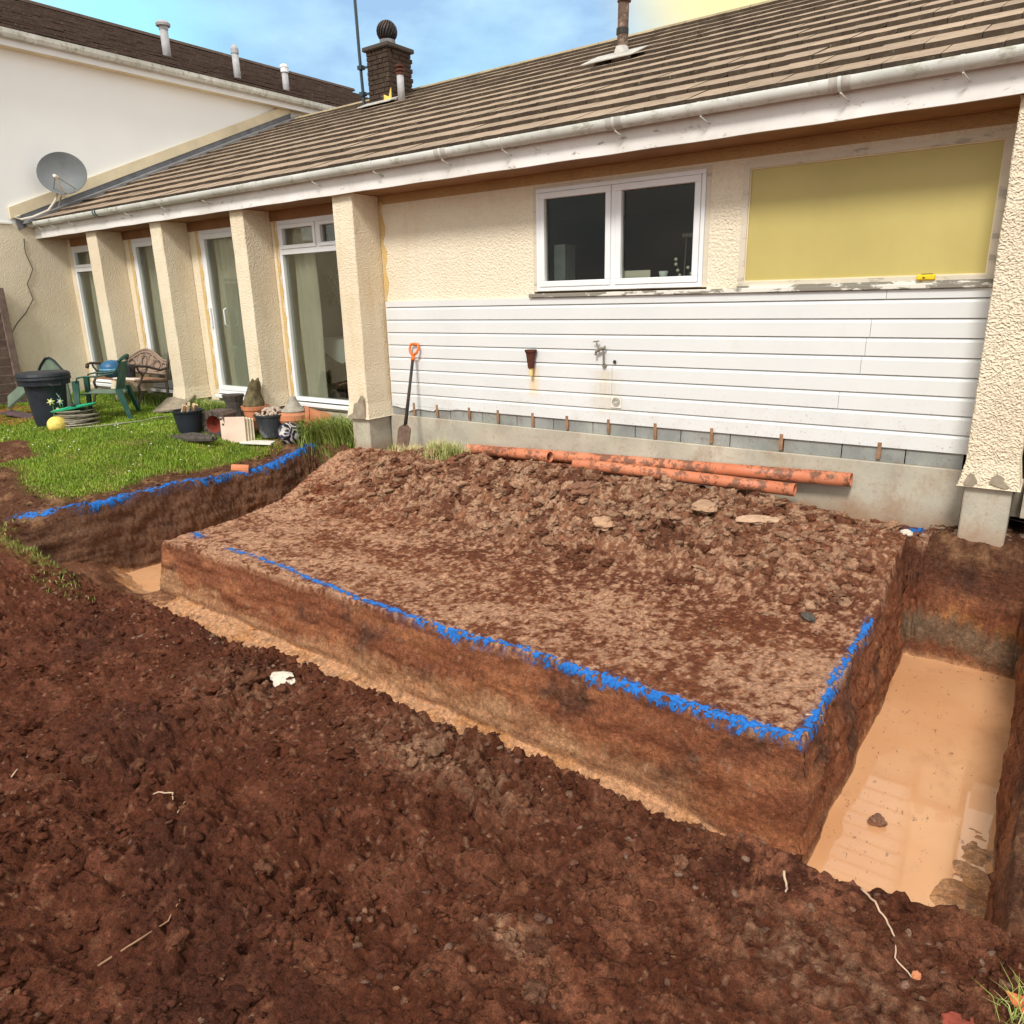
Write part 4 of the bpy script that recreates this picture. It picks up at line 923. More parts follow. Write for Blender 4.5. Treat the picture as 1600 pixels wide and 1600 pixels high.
for r_ in range(13):
    z = 4.93+r_*.072; off = (r_ % 2)
    if off:
        for k in (-1, 1): brick(k*.125+random.uniform(-.004, .004), -cdp+.05-random.uniform(0, .008), z, .238, .10)
        for k in (-1, 0, 1): brick(cw-.05+random.uniform(0, .008), .10+k*.155-.02, z, .10, .145)
    else:
        for lx, cx_ in ((.11, -.19), (.24, 0), (.11, .19)): brick(cx_, -cdp+.05-random.uniform(0, .008), z, lx, .10)
        for k in (-1, 1): brick(cw-.05+random.uniform(0, .008), .05+k*.112, z, .10, .215)
MB().box(-cw-.05, cw+.05, -cdp-.05, cdp+.05, 5.865, 5.93).build('cap', MORTAR, CH, bevel=.012)
MB().lathe([(.17, 5.93), (.15, 5.97), (.13, 6.0)], 16).build('flaunching', MORTAR, CH)
cw_ = MB(); MB().tube([(0, 0, 5.98), (0, 0, 6.05)], .13, 18).build('cowl_neck', LEAD, CH)
for k in range(20):
    pts = []
    for i in range(9):
        ph = PI*(.12+.80*i/8); a = 2*PI*k/20+i*.13; rr = .165*math.sin(ph); pts.append((rr*math.cos(a), rr*math.sin(a), 6.18-.16*math.cos(ph)*-1*-1))
    cw_.tube([(p[0], p[1], p[2]) for p in pts], .012, 4)
cw_.sphere((0, 0, 6.18), .15, 16, 10); cw_.build('spinning_cowl', SHAFT, CH)
b = MB(); b.box(-cw-.03, cw+.03, -cdp-.035, -cdp+.0, 4.90, 5.04); b.box(cw, cw+.03, -cdp, cdp, 5.0, 5.12); b.build('mortar_flashing', LEADW, CH, bevel=.008)
slope_box('lead_apron', LEADW, -10.12, -9.35, 3.62, 3.86, .05, .062)
b = MB(); b.add([(cw-.12, -cdp-.05, 4.98), (cw+.06, -cdp-.05, 5.02), (cw+.08, -cdp-.07, 5.24), (cw+.01, -cdp-.05, 5.12), (cw-.08, -cdp-.07, 5.16), (cw-.12, -cdp-.03, 4.98), (cw+.06, -cdp-.03, 5.02), (cw+.08, -cdp-.05, 5.24), (cw+.01, -cdp-.03, 5.12), (cw-.08, -cdp-.05, 5.16)], [(0, 1, 2, 3, 4), (9, 8, 7, 6, 5), (0, 5, 6, 1), (1, 6, 7, 2), (2, 7, 8, 3), (3, 8, 9, 4), (4, 9, 5, 0)]).build('torn_lining', YELP, CH)
vp = MB(); vp.tube([(-9.02, 3.55, 4.9), (-9.02, 3.55, 5.30)], .055, 12).build('vent_pipe', VENTG, B, smooth=True)
for z in (5.30, 5.35, 5.41): MB().tube([(-9.02, 3.55, z), (-9.02, 3.55, z+.03)], .066, 12).build('vent_pipe_cap', RUST, B)
# aerial mast
t = empty('aerial_mast', (-10.28, 3.95, 5.12), 0, 'tall thin dark mast strapped to the left side of the brick chimney', 'mast')
MB().tube([(.0, 0, 0), (-.03, 0, .8), (-.06, 0, 2.6)], .026, 8).build('pole', MAST, t)
for z in (.18, .58): MB().tube([(-.01, 0, z), (.24, .02, z-.02)], .018, 6).build('bracket', MAST, t); MB().box(-.06, .04, -.045, .045, z-.03, z+.03).build('clamp', MAST, t)
MB().tube([(0, 0, .02), (.04, -.05, -.08), (.10, -.12, -.18), (.12, -.3, -.3)], .008, 5).build('cable', CABLE, t)

# ------------------------------------------------------------------ neighbour
NB = empty('neighbouring_house', (X0, 3, 0), 0, 'two-storey white rendered house joined to the left end of the bungalow', 'house')
def nbox(name, mat, x0, x1, y0, y1, z0, z1, bevel=0): return box(name, mat, NB, x0-X0, x1-X0, y0-3, y1-3, z0, z1, bevel)
nbox('lower_wall', CREAM, -22, X0, -8.2, 10, -.5, 3.165); nbox('upper_wall', WHITE_R, -22, X0-.002, -8.2, 10, 3.167, 5.64)
nbox('drip_bead', WHITEB, X0, X0+.02, -8.2, -.75, 3.15, 3.175)
nbox('soffit', BARGE, X0, X0+.16, -8.6, 10.2, 5.60, 5.615); nbox('fascia', UPVC, X0+.16, X0+.18, -8.6, 10.2, 5.60, 5.76)
b = MB(); hp = [(X0+.185, 5.80), (X0+.185, 5.74), (X0+.205, 5.70), (X0+.24, 5.688), (X0+.275, 5.70), (X0+.295, 5.74), (X0+.30, 5.80), (X0+.292, 5.80), (X0+.285, 5.745), (X0+.27, 5.71), (X0+.24, 5.70), (X0+.21, 5.71), (X0+.195, 5.745), (X0+.192, 5.80)]
for a, b_ in ((-8.6, -.05), (-.05, 3.1), (3.1, 5.1), (5.1, 10.2)):
    MB().extr([(p[0]-X0, p[1]) for p in hp], a-3+.01, b_-3, axis='y').build('gutter', GUTTER, NB)
for y in (-.05, .9, 1.75, 3.1, 4.0, 5.1): MB().extr([(p[0]-X0-.24, p[1]-5.75) for p in hp[:7]], y-3-.02, y-3+.02, axis='y').build('gutter_bracket', LEADW if y in (1.75, 4.0) else GUTTER, NB).location = (.24, 0, 5.75)
for o in NB.children:
    if o.name.startswith('gutter_bracket'): o.scale = (1.06, 1, 1.06); o.location = (.24, 0, 5.745)
# roof of courses
b = MB(); s_ = .4245; nc = 13; run = 4.5
for k in range(nc):
    xa = X0+.22-k*run/nc; za = 5.80+k*run/nc*s_; xb = xa-run/nc-.03; zb2 = za+(run/nc+.03)*s_-.03
    m_ = 60
    for i in range(m_):
        y0 = -8.6+18.8*i/m_; y1 = y0+18.8/m_-.006; jt = random.uniform(0, .012)
        b.add([(xa-X0, y0-3, za-.01+jt), (xa-X0, y1-3, za-.01+jt), (xb-X0, y1-3, zb2-.02+jt), (xb-X0, y0-3, zb2-.02+jt), (xa-X0, y0-3, za+.025+jt), (xa-X0, y1-3, za+.025+jt), (xb-X0, y1-3, zb2+.0+jt), (xb-X0, y0-3, zb2+.0+jt)], [(0, 4, 5, 1), (4, 7, 6, 5), (0, 3, 7, 4), (1, 5, 6, 2)])
o = b.build('roof_tiles', DKTILE, NB); o['kind'] = 'stuff'
xr_ = .22-run; zr = 5.80+run*s_
b = MB(); b.add([(.22, -11.6, 5.78), (.22, 7.2, 5.78), (xr_, 7.2, zr-.04), (xr_, -11.6, zr-.04), (-9.2, 7.2, 5.78), (-9.2, -11.6, 5.78)], [(0, 1, 2, 3), (3, 2, 4, 5)]).build('roof_deck', DKTILE, NB)
y = -11.6
while y < 7.1: MB().extr([(xr_+.14, zr-.03), (xr_+.09, zr+.04), (xr_, zr+.07), (xr_-.09, zr+.04), (xr_-.14, zr-.03)], y, y+.44, axis='y').build('ridge_tile', DKTILE, NB); y += .445
def soil_vent(x, y, z, h, r, style):
    q = Vector((x-X0, y-3, z)); p = MB().tube([q-Vector((0, 0, .1)), q+Vector((0, 0, h))], r, 12).build('vent_pipe', VENTG, NB, smooth=True)
    if style == 0: MB().lathe([(r*1.1, 0), (r*1.15, .05), (r*1.7, .06), (r*1.8, .10), (r*1.3, .14), (.001, .16)], 14, tuple(q+Vector((0, 0, h)))).build('cap', VENTG, NB)
    elif style == 1: MB().lathe([(r*1.15, 0), (r*1.15, .09), (r*.8, .13), (.001, .18)], 12, tuple(q+Vector((0, 0, h)))).build('cap', VENTG, NB)
    else: MB().lathe([(r*1.25, 0), (r*1.25, .08), (r*1.4, .09), (r*1.3, .14), (.001, .17)], 12, tuple(q+Vector((0, 0, h)))).build('cap', UPVC, NB)
    if style: MB().box(-.08, .08, -.22, .30, 0, .015).build('lead_slate', LEADW, NB).matrix_local = Matrix.Translation(q+Vector((0, 0, .03))) @ Matrix.Rotation(-math.atan(s_)*-1, 4, 'Y')
soil_vent(-14.62, 3.08, 6.42, .50, .075, 0); soil_vent(-13.95, 4.12, 6.12, .50, .065, 1); soil_vent(-14.0, 5.33, 6.12, .42, .065, 2)

# ------------------------------------------------------------------ things on the walls
t = empty('satellite_dish', (-12.86, -.02, 3.88), 0, 'grey oval satellite dish on the white wall above the left end of the gutter', 'satellite dish')
nd = Vector((.70, -.70, .14)).normalized(); Q = nd.to_track_quat('Z', 'Y').to_matrix().to_4x4()
pr1 = [(max(.001, .36*k/8), .10*(k/8)**2) for k in range(9)]
b = MB(); b.lathe(pr1, 32, M=Q @ Matrix.Diagonal((1, .86, 1, 1))); b.lathe([(r_, z-.012) for r_, z in pr1[::-1]], 32, M=Q @ Matrix.Diagonal((1, .86, 1, 1)))
b.f = [f for f in b.f if len(f) < 10]; b.mi = b.mi[:len(b.f)]
o = link('dish', b.mesh('dish', fix=False), DISH, t, True)
Rq = Q.to_3x3()
lw_ = Rq @ Vector((0, -.30, .06)); tip = Rq @ Vector((0, -.12, .36))
MB().tube([lw_, (lw_+tip)/2-Vector((0, 0, .02)), tip], .014, 6).build('arm', CABLE, t)
MB().tube([tip-nd*.05, tip+nd*.03], [.03, .022], 10).build('feed_horn', WHITEB, t); 
for sx in (-.16, .16): MB().tube([Rq @ Vector((sx, -.22, .06)), tip], .006, 5).build('strut', BRASS, t)
MB().tube([(-.02, .0, -.05), (-.20, .02, -.16), (-.37, .02, -.2)], .022, 8).build('mount', DISH, t)
MB().tube([(-.05, -.08, -.30), (-.10, -.12, -.44), (-.04, -.18, -.50)], .010, 6).build('mount_stay', BRASS, t)
MB().tube([(-.05, -.10, -.22), (-.12, -.16, -.38), (-.12, -.28, -.52), (-.20, -.48, -.62), (-.28, -.62, -.66), (-.34, -.68, -.63), (-.30, -.62, -.60)], .018, 8).build('cable', CABLE, t, smooth=True)
# black cable hanging on the cream end wall
cb = MB(); cb.tube([(X0+.012, y, z) for y, z in [(-.62, 2.95), (-.64, 2.75), (-.58, 2.5), (-.70, 2.28), (-.66, 2.05), (-.80, 1.85), (-.95, 1.7), (-1.06, 1.55)]], .0065, 5)
tag(cb.build('wall_cable', IRON), 'thin dark cable trailing down the cream end wall below the gutter', 'cable')
# brown cast-iron hopper outlet with stub
t = empty('pipe_hopper', (-4.10, -.03, 1.24), 0, 'cut-off rusty brown pipe hopper on the white cladding with ochre run below', 'hopper')
b = MB(); b.lathe([(.028, 0), (.031, .02), (.046, .14), (.056, .155), (.060, .175), (.052, .175), (.026, .02)], 14, (0, -.045, 0)); b.build('hopper', RUST, t)
MB().tube([(0, -.045, -.07), (0, -.045, .02)], .018, 10).build('stub', RUSTP, t)
# garden tap
t = empty('garden_tap', (-3.36, -.03, 1.31), 0, 'old brass garden tap on a bent pipe on the white cladding', 'tap')
MB().tube([(.06, -.005, -.02), (.06, -.035, .0), (.06, -.04, .13), (.04, -.045, .17)], .011, 8).build('riser', BRASS, t); MB().tube([(.06, .0, -.03), (.06, -.03, -.03)], .024, 10).build('wall_flange', BRASS, t)
MB().tube([(.075, -.045, .175), (.03, -.05, .165), (-.03, -.055, .13), (-.035, -.055, .09)], [.013, .02, .017, .014], 8).build('body', BRASS, t)
MB().tube([(0, -.05, .16), (-.02, -.05, .215), (-.03, -.05, .245)], [.014, .010, .008], 8).build('spindle', BRASS, t); MB().tube([(-.07, -.05, .243), (.005, -.05, .252)], .008, 6).build('lever', BRASS, t); MB().tube([(.08, -.045, .16), (.08, -.045, .20)], .010, 6).build('nut', BRASS, t)
o = MB().lathe([(.014, 0), (.016, .012), (.001, .013)], 10, M=Matrix.Rotation(PI/2, 4, 'X')).build('wall_plug', SHAFT); o.location = (-3.21, -.033, 1.325); tag(o, 'small black plug in the cladding just right of the tap', 'plug')
t.scale = (.78, .78, .78)
# yellow tape measure on the sill
t = empty('tape_measure', (-.815, -.035, 1.947), .08, 'yellow tape measure lying on the flaking sill under the yellow panel', 'tape measure')
MB().box(-.058, .058, -.022, .022, 0, .038).build('case', TAPEM, t, bevel=.009); box('strap', SHAFT, t, -.03, .04, -.012, .012, .037, .044)
MB().box(-.02, -.005, -.024, -.0215, .012, .022).build('hook', SHAFT, t)
# ------------------------------------------------------------------ spade
pA = Vector((-5.63, -.06, 1.44)); pB = Vector((-5.57, -.34, .60)); ax = (pB-pA).normalized()
t = empty('garden_spade', tuple(pB), 0, 'spade with orange plastic handle and dark shaft leaning on the cladding beside the fin wall', 'spade')
la = pA-pB; sx = Vector((1, .05, 0)).normalized()
MB().tube([Vector((0, 0, 0)), la*.5, la*.84], [.02, .016, .016], 8).build('shaft', SHAFT, t, smooth=True)
hb = MB(); hb.tube([la*.80, la*.86], [.022, .02], 10)
loop = [la*.86, la*.90+sx*.045, la*.95+sx*.062, la*1.0+sx*.05, la*1.005, la*1.0-sx*.05, la*.95-sx*.062, la*.90-sx*.045, la*.86]
hb.tube(loop, .014, 8).build('handle', ORANGE, t, smooth=True)
up_ = la.normalized(); bl = []
for k, (h, wd) in enumerate([(.02, .02), (-.02, .08), (-.05, .088), (-.20, .082), (-.25, .05), (-.275, .01)]): bl.append((up_*h, wd))
vs = []; 
for p_, wd in bl: vs += [p_+sx*wd+Vector((0, -.012, 0)), p_-sx*wd+Vector((0, -.012, 0)), p_-sx*wd, p_+sx*wd]
m_ = len(bl); b = MB(); b.add(vs, [(i*4+a, i*4+(a+1) % 4, i*4+4+(a+1) % 4, i*4+4+a) for i in range(m_-1) for a in range(4)]+[(0, 1, 2, 3), (m_*4-1, m_*4-2, m_*4-3, m_*4-4)]); b.build('blade', BLADE, t)
# ------------------------------------------------------------------ drain pipes
def drain(p0, p1, r, label, sock=0):
    p0, p1 = Vector(p0), Vector(p1); d = p1-p0; L_ = d.length
    t = empty('drain_pipe', tuple((p0+p1)/2), 0, label, 'pipe', 'orange drain pipes lying along the house wall'); h = d/2
    n = 16; Mq = d.to_track_quat('Z', 'Y').to_matrix().to_4x4(); Mq = Mq @ Matrix.Translation((0, 0, -L_/2))
    b = MB(); b.lathe([(r, 0), (r, L_*.25), (r, L_*.5), (r, L_*.75), (r, L_), (r-.006, L_), (r-.006, L_-.12), (r-.006, .12), (r-.006, 0), (r, 0)], n, M=Mq); b.f = [f for f in b.f if len(f) < 10]; b.mi = b.mi[:len(b.f)]
    link('barrel', b.mesh('barrel', fix=False), PIPE, t, True)
    b = MB(); b.lathe([(r-.0065, .05), (.001, .05)], n, M=Mq); b.lathe([(.001, L_-.05), (r-.0065, L_-.05)], n, M=Mq); b.f = [f for f in b.f if len(f) < 10]; b.mi = b.mi[:len(b.f)]; link('dark_bore', b.mesh('dark_bore', fix=False), SHAFT, t)
    if sock: MB().lathe([(r+.001, L_-.12), (r+.010, L_-.11), (r+.010, L_-.01), (r+.002, L_)], n, M=Mq).build('socket', PIPE, t, smooth=True)
drain((-4.88, -.13, .38), (-1.13, -.13, .515), .055, 'long clean-ended orange drain pipe against the concrete, sticking out furthest right')
drain((-3.50, -.25, .40), (-1.50, -.26, .415), .052, 'lower muddy orange drain pipe in front of the longest one, ending short of it')
drain((-4.82, -.20, .40), (-3.72, -.33, .455), .052, 'short orange drain pipe with open dark end near the grass tuft')
drain((-4.70, -.10, .30), (-3.30, -.12, .33), .045, 'partly buried orange drain pipe behind the short one')
# ------------------------------------------------------------------ garden things
def at(x, y, dz=0.): return (x, y, zat(x, y)+dz)
# dustbin with daffodil stickers
t = empty('dustbin', at(-10.49, -1.83, -.01), 0, 'large dark blue-black plastic dustbin with daffodil stickers standing on the lawn', 'dustbin')
MB().lathe([(.18, 0), (.185, .02), (.235, .50), (.24, .52), (.29, .525), (.295, .60), (.285, .60), (.22, .52), (.17, .03), (.001, .02)], 32).build('body', BLACKP, t, smooth=False)
MB().lathe([(.305, .585), (.31, .60), (.305, .625), (.31, .64), (.30, .67), (.27, .685), (.20, .69), (.001, .70)], 32).build('lid', BLACKP, t)
for sgn in (-1, 1): MB().tube([(sgn*.28, -.06, .54), (sgn*.33, -.05, .53), (sgn*.33, .05, .53), (sgn*.28, .06, .54)], .014, 6).build('handle', BLACKP, t)
view = math.atan2(-6+1.83, 10.49)      # towards the camera
def on_bin(da, h): 
    r_ = .185+(.235-.185)*(h/.5)+.003; a = view+da; return Vector((r_*math.cos(a), r_*math.sin(a), h)), a
def flower(da, h, size, mat_p, mat_c):
    c_, a = on_bin(da, h); n_ = 6; u_ = Vector((-math.sin(a), math.cos(a), 0)); up3 = Vector((0, 0, 1)); nr = Vector((math.cos(a), math.sin(a), 0))
    vs = [c_+nr*.004]; 
    for k in range(2*n_):
        r_ = size*(1 if k % 2 == 0 else .42); an = PI*k/n_+.2; vs.append(c_+u_*r_*math.cos(an)+up3*r_*math.sin(an)+nr*.002)
    MB().add(vs, [(0, k+1, (k+1) % (2*n_)+1) for k in range(2*n_)]).build('flower_sticker', mat_p, t)
    MB().sphere(c_+nr*.004, size*.3, 8, 5).build('flower_centre', mat_c, t)
flower(.12, .32, .052, STICK['yellow'], STICK['white']); flower(.62, .31, .055, STICK['white'], STICK['yellow']); flower(.42, .22, .030, STICK['yellow'], STICK['yellow'])
for da, h0, h1 in ((.18, .27, .10), (.62, .26, .14), (.75, .28, .18)):
    pts = []
    for k in range(6):
        c_, a = on_bin(da+.03*math.sin(k), h0+(h1-h0)*k/5); pts.append(c_)
    MB().tube(pts, .005, 5).build('stem_sticker', STICK['green'], t)
c0, a = on_bin(.45, .43); c1_, _ = on_bin(.62, .38); c2_, _ = on_bin(.80, .43); c3_, _ = on_bin(.60, .35)
MB().add([c0, c1_, c3_], [(0, 1, 2)]).build('bird_sticker', STICK['white'], t); MB().add([c1_, c2_, c3_], [(0, 1, 2)]).build('bird_sticker', DISH, t)
# green things behind the bin
t = empty('leaning_panel', (-11.05, -1.75, .72), 0, 'faded grey-green plastic panel leaning at a slant left of the dustbin', 'panel')
o = MB().box(-.42, .42, -.012, .012, -.11, .11).build('panel', GREENF, t, bevel=.008); o.rotation_euler = (R(-25), R(-27), R(12)); o.location = (-.36, 0, .12)
o = MB().box(-.40, .40, -.02, -.013, -.10, -.08).build('rim', GREENF, t); o.rotation_euler = (R(-25), R(-27), R(12)); o.location = (-.36, 0, .12)
t = empty('garden_cushion_board', (-11.15, -1.45, .98), .25, 'dark green rounded triangular panel standing up behind the dustbin', 'panel')
MB().extr([(-.30, -.5), (.30, -.5), (.26, .10), (.10, .25), (.03, .28), (-.05, .27), (-.16, .18), (-.30, .02)], -.012, .012, axis='y').build('panel', GREENF, t, bevel=.006); b = MB(); b.tube([(-.30, -.02, .02), (-.16, -.02, .18), (-.05, -.02, .27), (.03, -.02, .28), (.10, -.02, .25), (.26, -.02, .10)], .014, 6); b.build('rim', BLACKP, t)
# water butt on the far left
t = empty('water_butt', at(-12.62, -2.30, 0), 0, 'grey-green ribbed tub cut off by the left edge of the photo beside the fence', 'tub')
MB().lathe([(.26, 0), (.27, .16), (.31, .17), (.31, .21), (.27, .22), (.27, .32), (.30, .34), (.30, .39), (.26, .41), (.235, .74), (.001, .76)], 28).build('body', simple('pale_grey_green_plastic', (.30, .36, .33), .5, .2, 6), t)
# fence
t = empty('garden_fence', (-13.14, -1.16, .3), 0, 'weathered brown overlapping-board fence panel against the cream end wall', 'fence')
MB().box(-.04, .05, -.04, .06, -.2, 1.92).build('post', FENCE, t, bevel=.006)
for k in range(15):
    z = k*.135+random.uniform(-.008, .008); o = MB().box(-.012, .012, -1.9, -.045, -.075, .085).build('board', FENCE, t); o.location = (.0, 0, z); o.rotation_euler = (random.uniform(-.008, .008), R(9), 0)
box('cap_rail', FENCE, t, -.04, .04, -1.9, -.045, 2.03, 2.07); 
for yy in (-.95, -1.9): box('batten', FENCE, t, .035, .055, yy-.03, yy+.03, -.05, 2.02)
# leaf and brick rubble, brown board
o = MB().box(-.42, .42, -.08, .08, -.012, .012).build('brown_board', simple('dark_brown_board', (.10, .065, .07), .8, .4, 12), bevel=.003); o.location = at(-11.35, -1.82, .04); o.rotation_euler = (R(6), R(4), R(10)); tag(o, 'dark brown board lying on the ground left of the dustbin', 'board')
# green plastic chair --------------------------------------------------
def chair():
    t = empty('plastic_chair', at(-10.12, -1.27, -.01), R(118), 'dark green moulded plastic garden chair beside the bench, facing left', 'chair')
    # local: faces -y... seat centre at 0, back at +y
    w2, d2 = .25, .23; sz = .40
    n = 8; vs = []; nx = 8
    for j in range(n+1):
        y = -d2+2*d2*j/n
        for i in range(nx+1): x = -w2+2*w2*i/nx; vs.append((x*(1-.06*(y+d2)), y, sz-.025*(1-(2*i/nx-1)**2)-.03*j/n+(.0 if j else -.02)))
    fs = [(j*(nx+1)+i, j*(nx+1)+i+1, (j+1)*(nx+1)+i+1, (j+1)*(nx+1)+i) for j in range(n) for i in range(nx)]
    me = MB().add(vs, fs).mesh('seat'); o = link('seat', me, GREENF, t, True); so = o.modifiers.new('s', 'SOLIDIFY'); so.thickness = .012
    # back: wide upper panel with vertical slots, curved
    for i in range(7):
        u0, u1 = -1+2*i/7+.03, -1+2*(i+1)/7-.03; vs = []
        for k in range(7):
            h = sz+.0+.36*k/6; yb = d2+.10*(k/6)
            for u in (u0, u1): vs.append((u*w2*.92, yb-.05*u*u*1.0, h))
        o = link('back_slat', MB().add(vs, [(2*k, 2*k+1, 2*k+3, 2*k+2) for k in range(6)]).mesh('back_slat'), GREENP, t); so = o.modifiers.new('s', 'SOLIDIFY'); so.thickness = .010
    b = MB(); pts = []
    for k in range(13):
        u = -1+2*k/12; pts.append((u*w2, d2+.10-.055*u*u, sz+.37+.06*(1-u*u)))
    b.tube(pts, .022, 8); b.build('top_rail', GREENP, t, smooth=True)
    for s_ in (-1, 1):
        vs = [];  # arm sweeping forward from the top of the back
        path = [(s_*w2, d2+.05, sz+.37, .035), (s_*(w2+.02), d2+.03, sz+.30, .04), (s_*(w2+.035), d2-.03, sz+.235, .04), (s_*(w2+.04), 0, sz+.205, .038), (s_*(w2+.04), -d2+.08, sz+.21, .036), (s_*(w2+.03), -d2+.0, sz+.195, .032), (s_*(w2+.02), -d2-.02, sz+.14, .026)]
        for x, y, z, ww in path: vs += [(x-ww, y, z), (x+ww, y, z), (x+ww*.8, y, z-.02), (x-ww*.8, y, z-.02)]
        MB().add(vs, [(k*4+a, k*4+(a+1) % 4, k*4+4+(a+1) % 4, k*4+4+a) for k in range(len(path)-1) for a in range(4)]+[(0, 1, 2, 3)]).build('arm', GREENP, t, smooth=True)
        for (ya, yb_, top_) in ((-d2-.02, -d2-.07, sz+.15), (d2, d2+.09, sz+.02)):
            b = MB(); vs = []
            for k, (tt, ww) in enumerate([(0, .048), (.45, .038), (1, .026)]):
                x = s_*(w2+.02+.03*tt); y = ya+(yb_-ya)*tt; z = top_*(1-tt)
                vs += [(x-s_*ww, y+.02, z), (x+s_*.008, y-.03*(1-tt)-.02, z), (x+s_*.012, y+.03, z), (x-s_*ww*.3, y+.035, z)]
            b.add(vs, [(k*4+a, k*4+(a+1) % 4, k*4+4+(a+1) % 4, k*4+4+a) for k in range(2) for a in range(4)]+[(0, 1, 2, 3), (11, 10, 9, 8)]); b.build('leg', GREENP, t)
    return t
CHT = chair(); CHT.rotation_euler = (0, 0, R(-38))
# cast iron bench --------------------------------------------------
t = empty('garden_bench', at(-10.86, -.52, 0), R(-1), 'ornate cast-iron garden bench with arched patterned back against the fin walls', 'bench')
BW = .66
for s_ in (-1, 1):
    e = MB(); x = s_*BW
    e.tube([(x, .20, .0), (x, .16, .20), (x, .17, .38), (x, .22, .60), (x, .29, .80), (x, .32, .83), (x, .35, .82)], .020, 7)
    e.tube([(x, -.30, .0), (x, -.27, .12), (x, -.22, .22), (x, -.24, .34), (x, -.20, .40), (x, 0, .385), (x, .17, .38)], .020, 7)
    e.build('end_frame', IRON, t)
    e = MB(); e.tube([(x, .21, .56), (x, .10, .535), (x, -.08, .60), (x, -.24, .62), (x, -.30, .60), (x, -.31, .565), (x, -.28, .555)], .018, 7)
    e.tube([(x, -.20, .40), (x, -.16, .48), (x, -.21, .56), (x, -.22, .61)], .014, 6); e.tube([(x, -.16, .48), (x, -.09, .55), (x, -.08, .60)], .012, 6); e.sphere((x, -.29, .58), .028, 8, 6)
    e.build('arm', IRON, t)
for k in range(7): box('seat_slat', WOOD, t, -BW, BW, -.235+k*.058, -.19+k*.058, .395, .415)
# patterned back panel: arched rail, scrolls over a cast plate
def arch(u): return .66+.15*max(0, math.cos(u*PI*.62))**1.3
b = MB(); out_ = [(-BW, .46)]+[(BW*(k/20*2-1), arch(k/10-1)) for k in range(21)]+[(BW, .46)]
Mb = Matrix.Translation((0, .19, 0)) @ Matrix.Rotation(R(-14), 4, 'X')
Mb = Matrix.Translation((0, .175, .38)) @ Matrix.Rotation(R(-16), 4, 'X') @ Matrix.Translation((0, 0, -.38))
b.extr(out_, -.006, .006, M=Mb, axis='y'); b.build('back_panel', BENCHB, t)
MB().tube([Mb @ Vector((BW*(k/20*2-1), -.004, arch(k/10-1))) for k in range(21)], .016, 7).build('top_rail', BENCHB, t); MB().tube([Mb @ Vector((-BW, 0, .46)), Mb @ Vector((BW, 0, .46))], .012, 6).build('bottom_rail', IRON, t)
def ring(cx_, cz, rx, rz, rr=.009):
    MB().tube([Mb @ Vector((cx_+rx*math.cos(a*PI/10), -.010, cz+rz*math.sin(a*PI/10))) for a in range(21)], rr, 5, cap=False).build('scroll', IRON if rr < .008 else BENCHB, t)
for s_ in (-1, 1):
    ring(s_*.36, .585, .13, .085); ring(s_*.36, .585, .09, .055, .006); ring(s_*.17, .66, .07, .075); ring(s_*.55, .56, .07, .07)
ring(0, .63, .10, .12); ring(0, .63, .065, .08, .007)
MB().tube([Mb @ Vector((BW*(k/20*2-1)*.95, -.010, arch(k/10-1)-.05)) for k in range(21)], .007, 5).build('scroll', IRON, t)
# blue watering pot on the bench
t = empty('blue_pot', (-11.2, -.60, zat(-10.68, -.52)+.416), 0, 'bright blue glazed round pot standing on the left end of the bench', 'pot')
MB().lathe([(.10, 0), (.15, .05), (.17, .13), (.14, .20), (.08, .235), (.001, .25)], 20).build('body', BLUEP, t, smooth=True); MB().lathe([(.172, .10), (.178, .115), (.172, .13)], 20).build('band', simple('pale_blue', (.12, .33, .48), .4), t)
t = empty('black_pot', (-10.9, -.50, zat(-10.68, -.52)+.416), 0, 'small black plastic pot on the bench seat behind the green chair', 'pot')
MB().lathe([(.06, 0), (.08, .15), (.088, .15), (.088, .18), (.075, .18), (.065, .05)], 14).build('body', BLACKP, t)
o = MB().box(-.26, .26, -.05, .05, 0, .02).build('white_plank', WHITEB, bevel=.003); o.location = (-10.6, -.72, zat(-10.68, -.52)+.418); o.rotation_euler = (0, 0, R(4)); tag(o, 'pale narrow plank lying across the front of the bench seat', 'plank')
# hose reel lying flat with coils
t = empty('hose_reel', at(-10.0, -1.74, 0), 0, 'garden hose reel lying on its side, bright green disc over grey coils', 'hose reel')
Mr = Matrix.Translation((0, 0, .22)) @ Matrix.Rotation(R(-7), 4, 'Y') @ Matrix.Rotation(R(5), 4, 'X')
MB().lathe([(.045, .0), (.10, .004), (.24, .0), (.262, .008), (.265, .022), (.24, .016), (.10, .02), (.05, .022)], 32, M=Mr).build('disc', REELG, t)
for k in range(6):
    a = k*PI/3; MB().tube([Mr @ Vector((.06*math.cos(a), .06*math.sin(a), .024)), Mr @ Vector((.23*math.cos(a), .23*math.sin(a), .02))], .010, 5).build('rib', REELG, t)
MB().lathe([(.05, 0), (.05, .03), (.001, .032)], 12, M=Mr).build('hub', BLACKP, t); MB().tube([Mr @ Vector((-.09, .05, .035)), Mr @ Vector((.10, -.03, .05))], .016, 6).build('handle', BLACKP, t)
hp_ = []
for k in range(11*24):
    a = 2*PI*k/24; l_ = k/24; rr = .20+.05*math.sin(l_*1.9)+.012*math.sin(a*2+l_); hp_.append((rr*math.cos(a)+.02*math.sin(l_*2.3)+.02, rr*math.sin(a)+.02*math.cos(l_*1.7), .02+.017*l_+.008*math.sin(a+l_*2)))
MB().tube(hp_, .010, 5).build('hose_coil', HOSE, t)
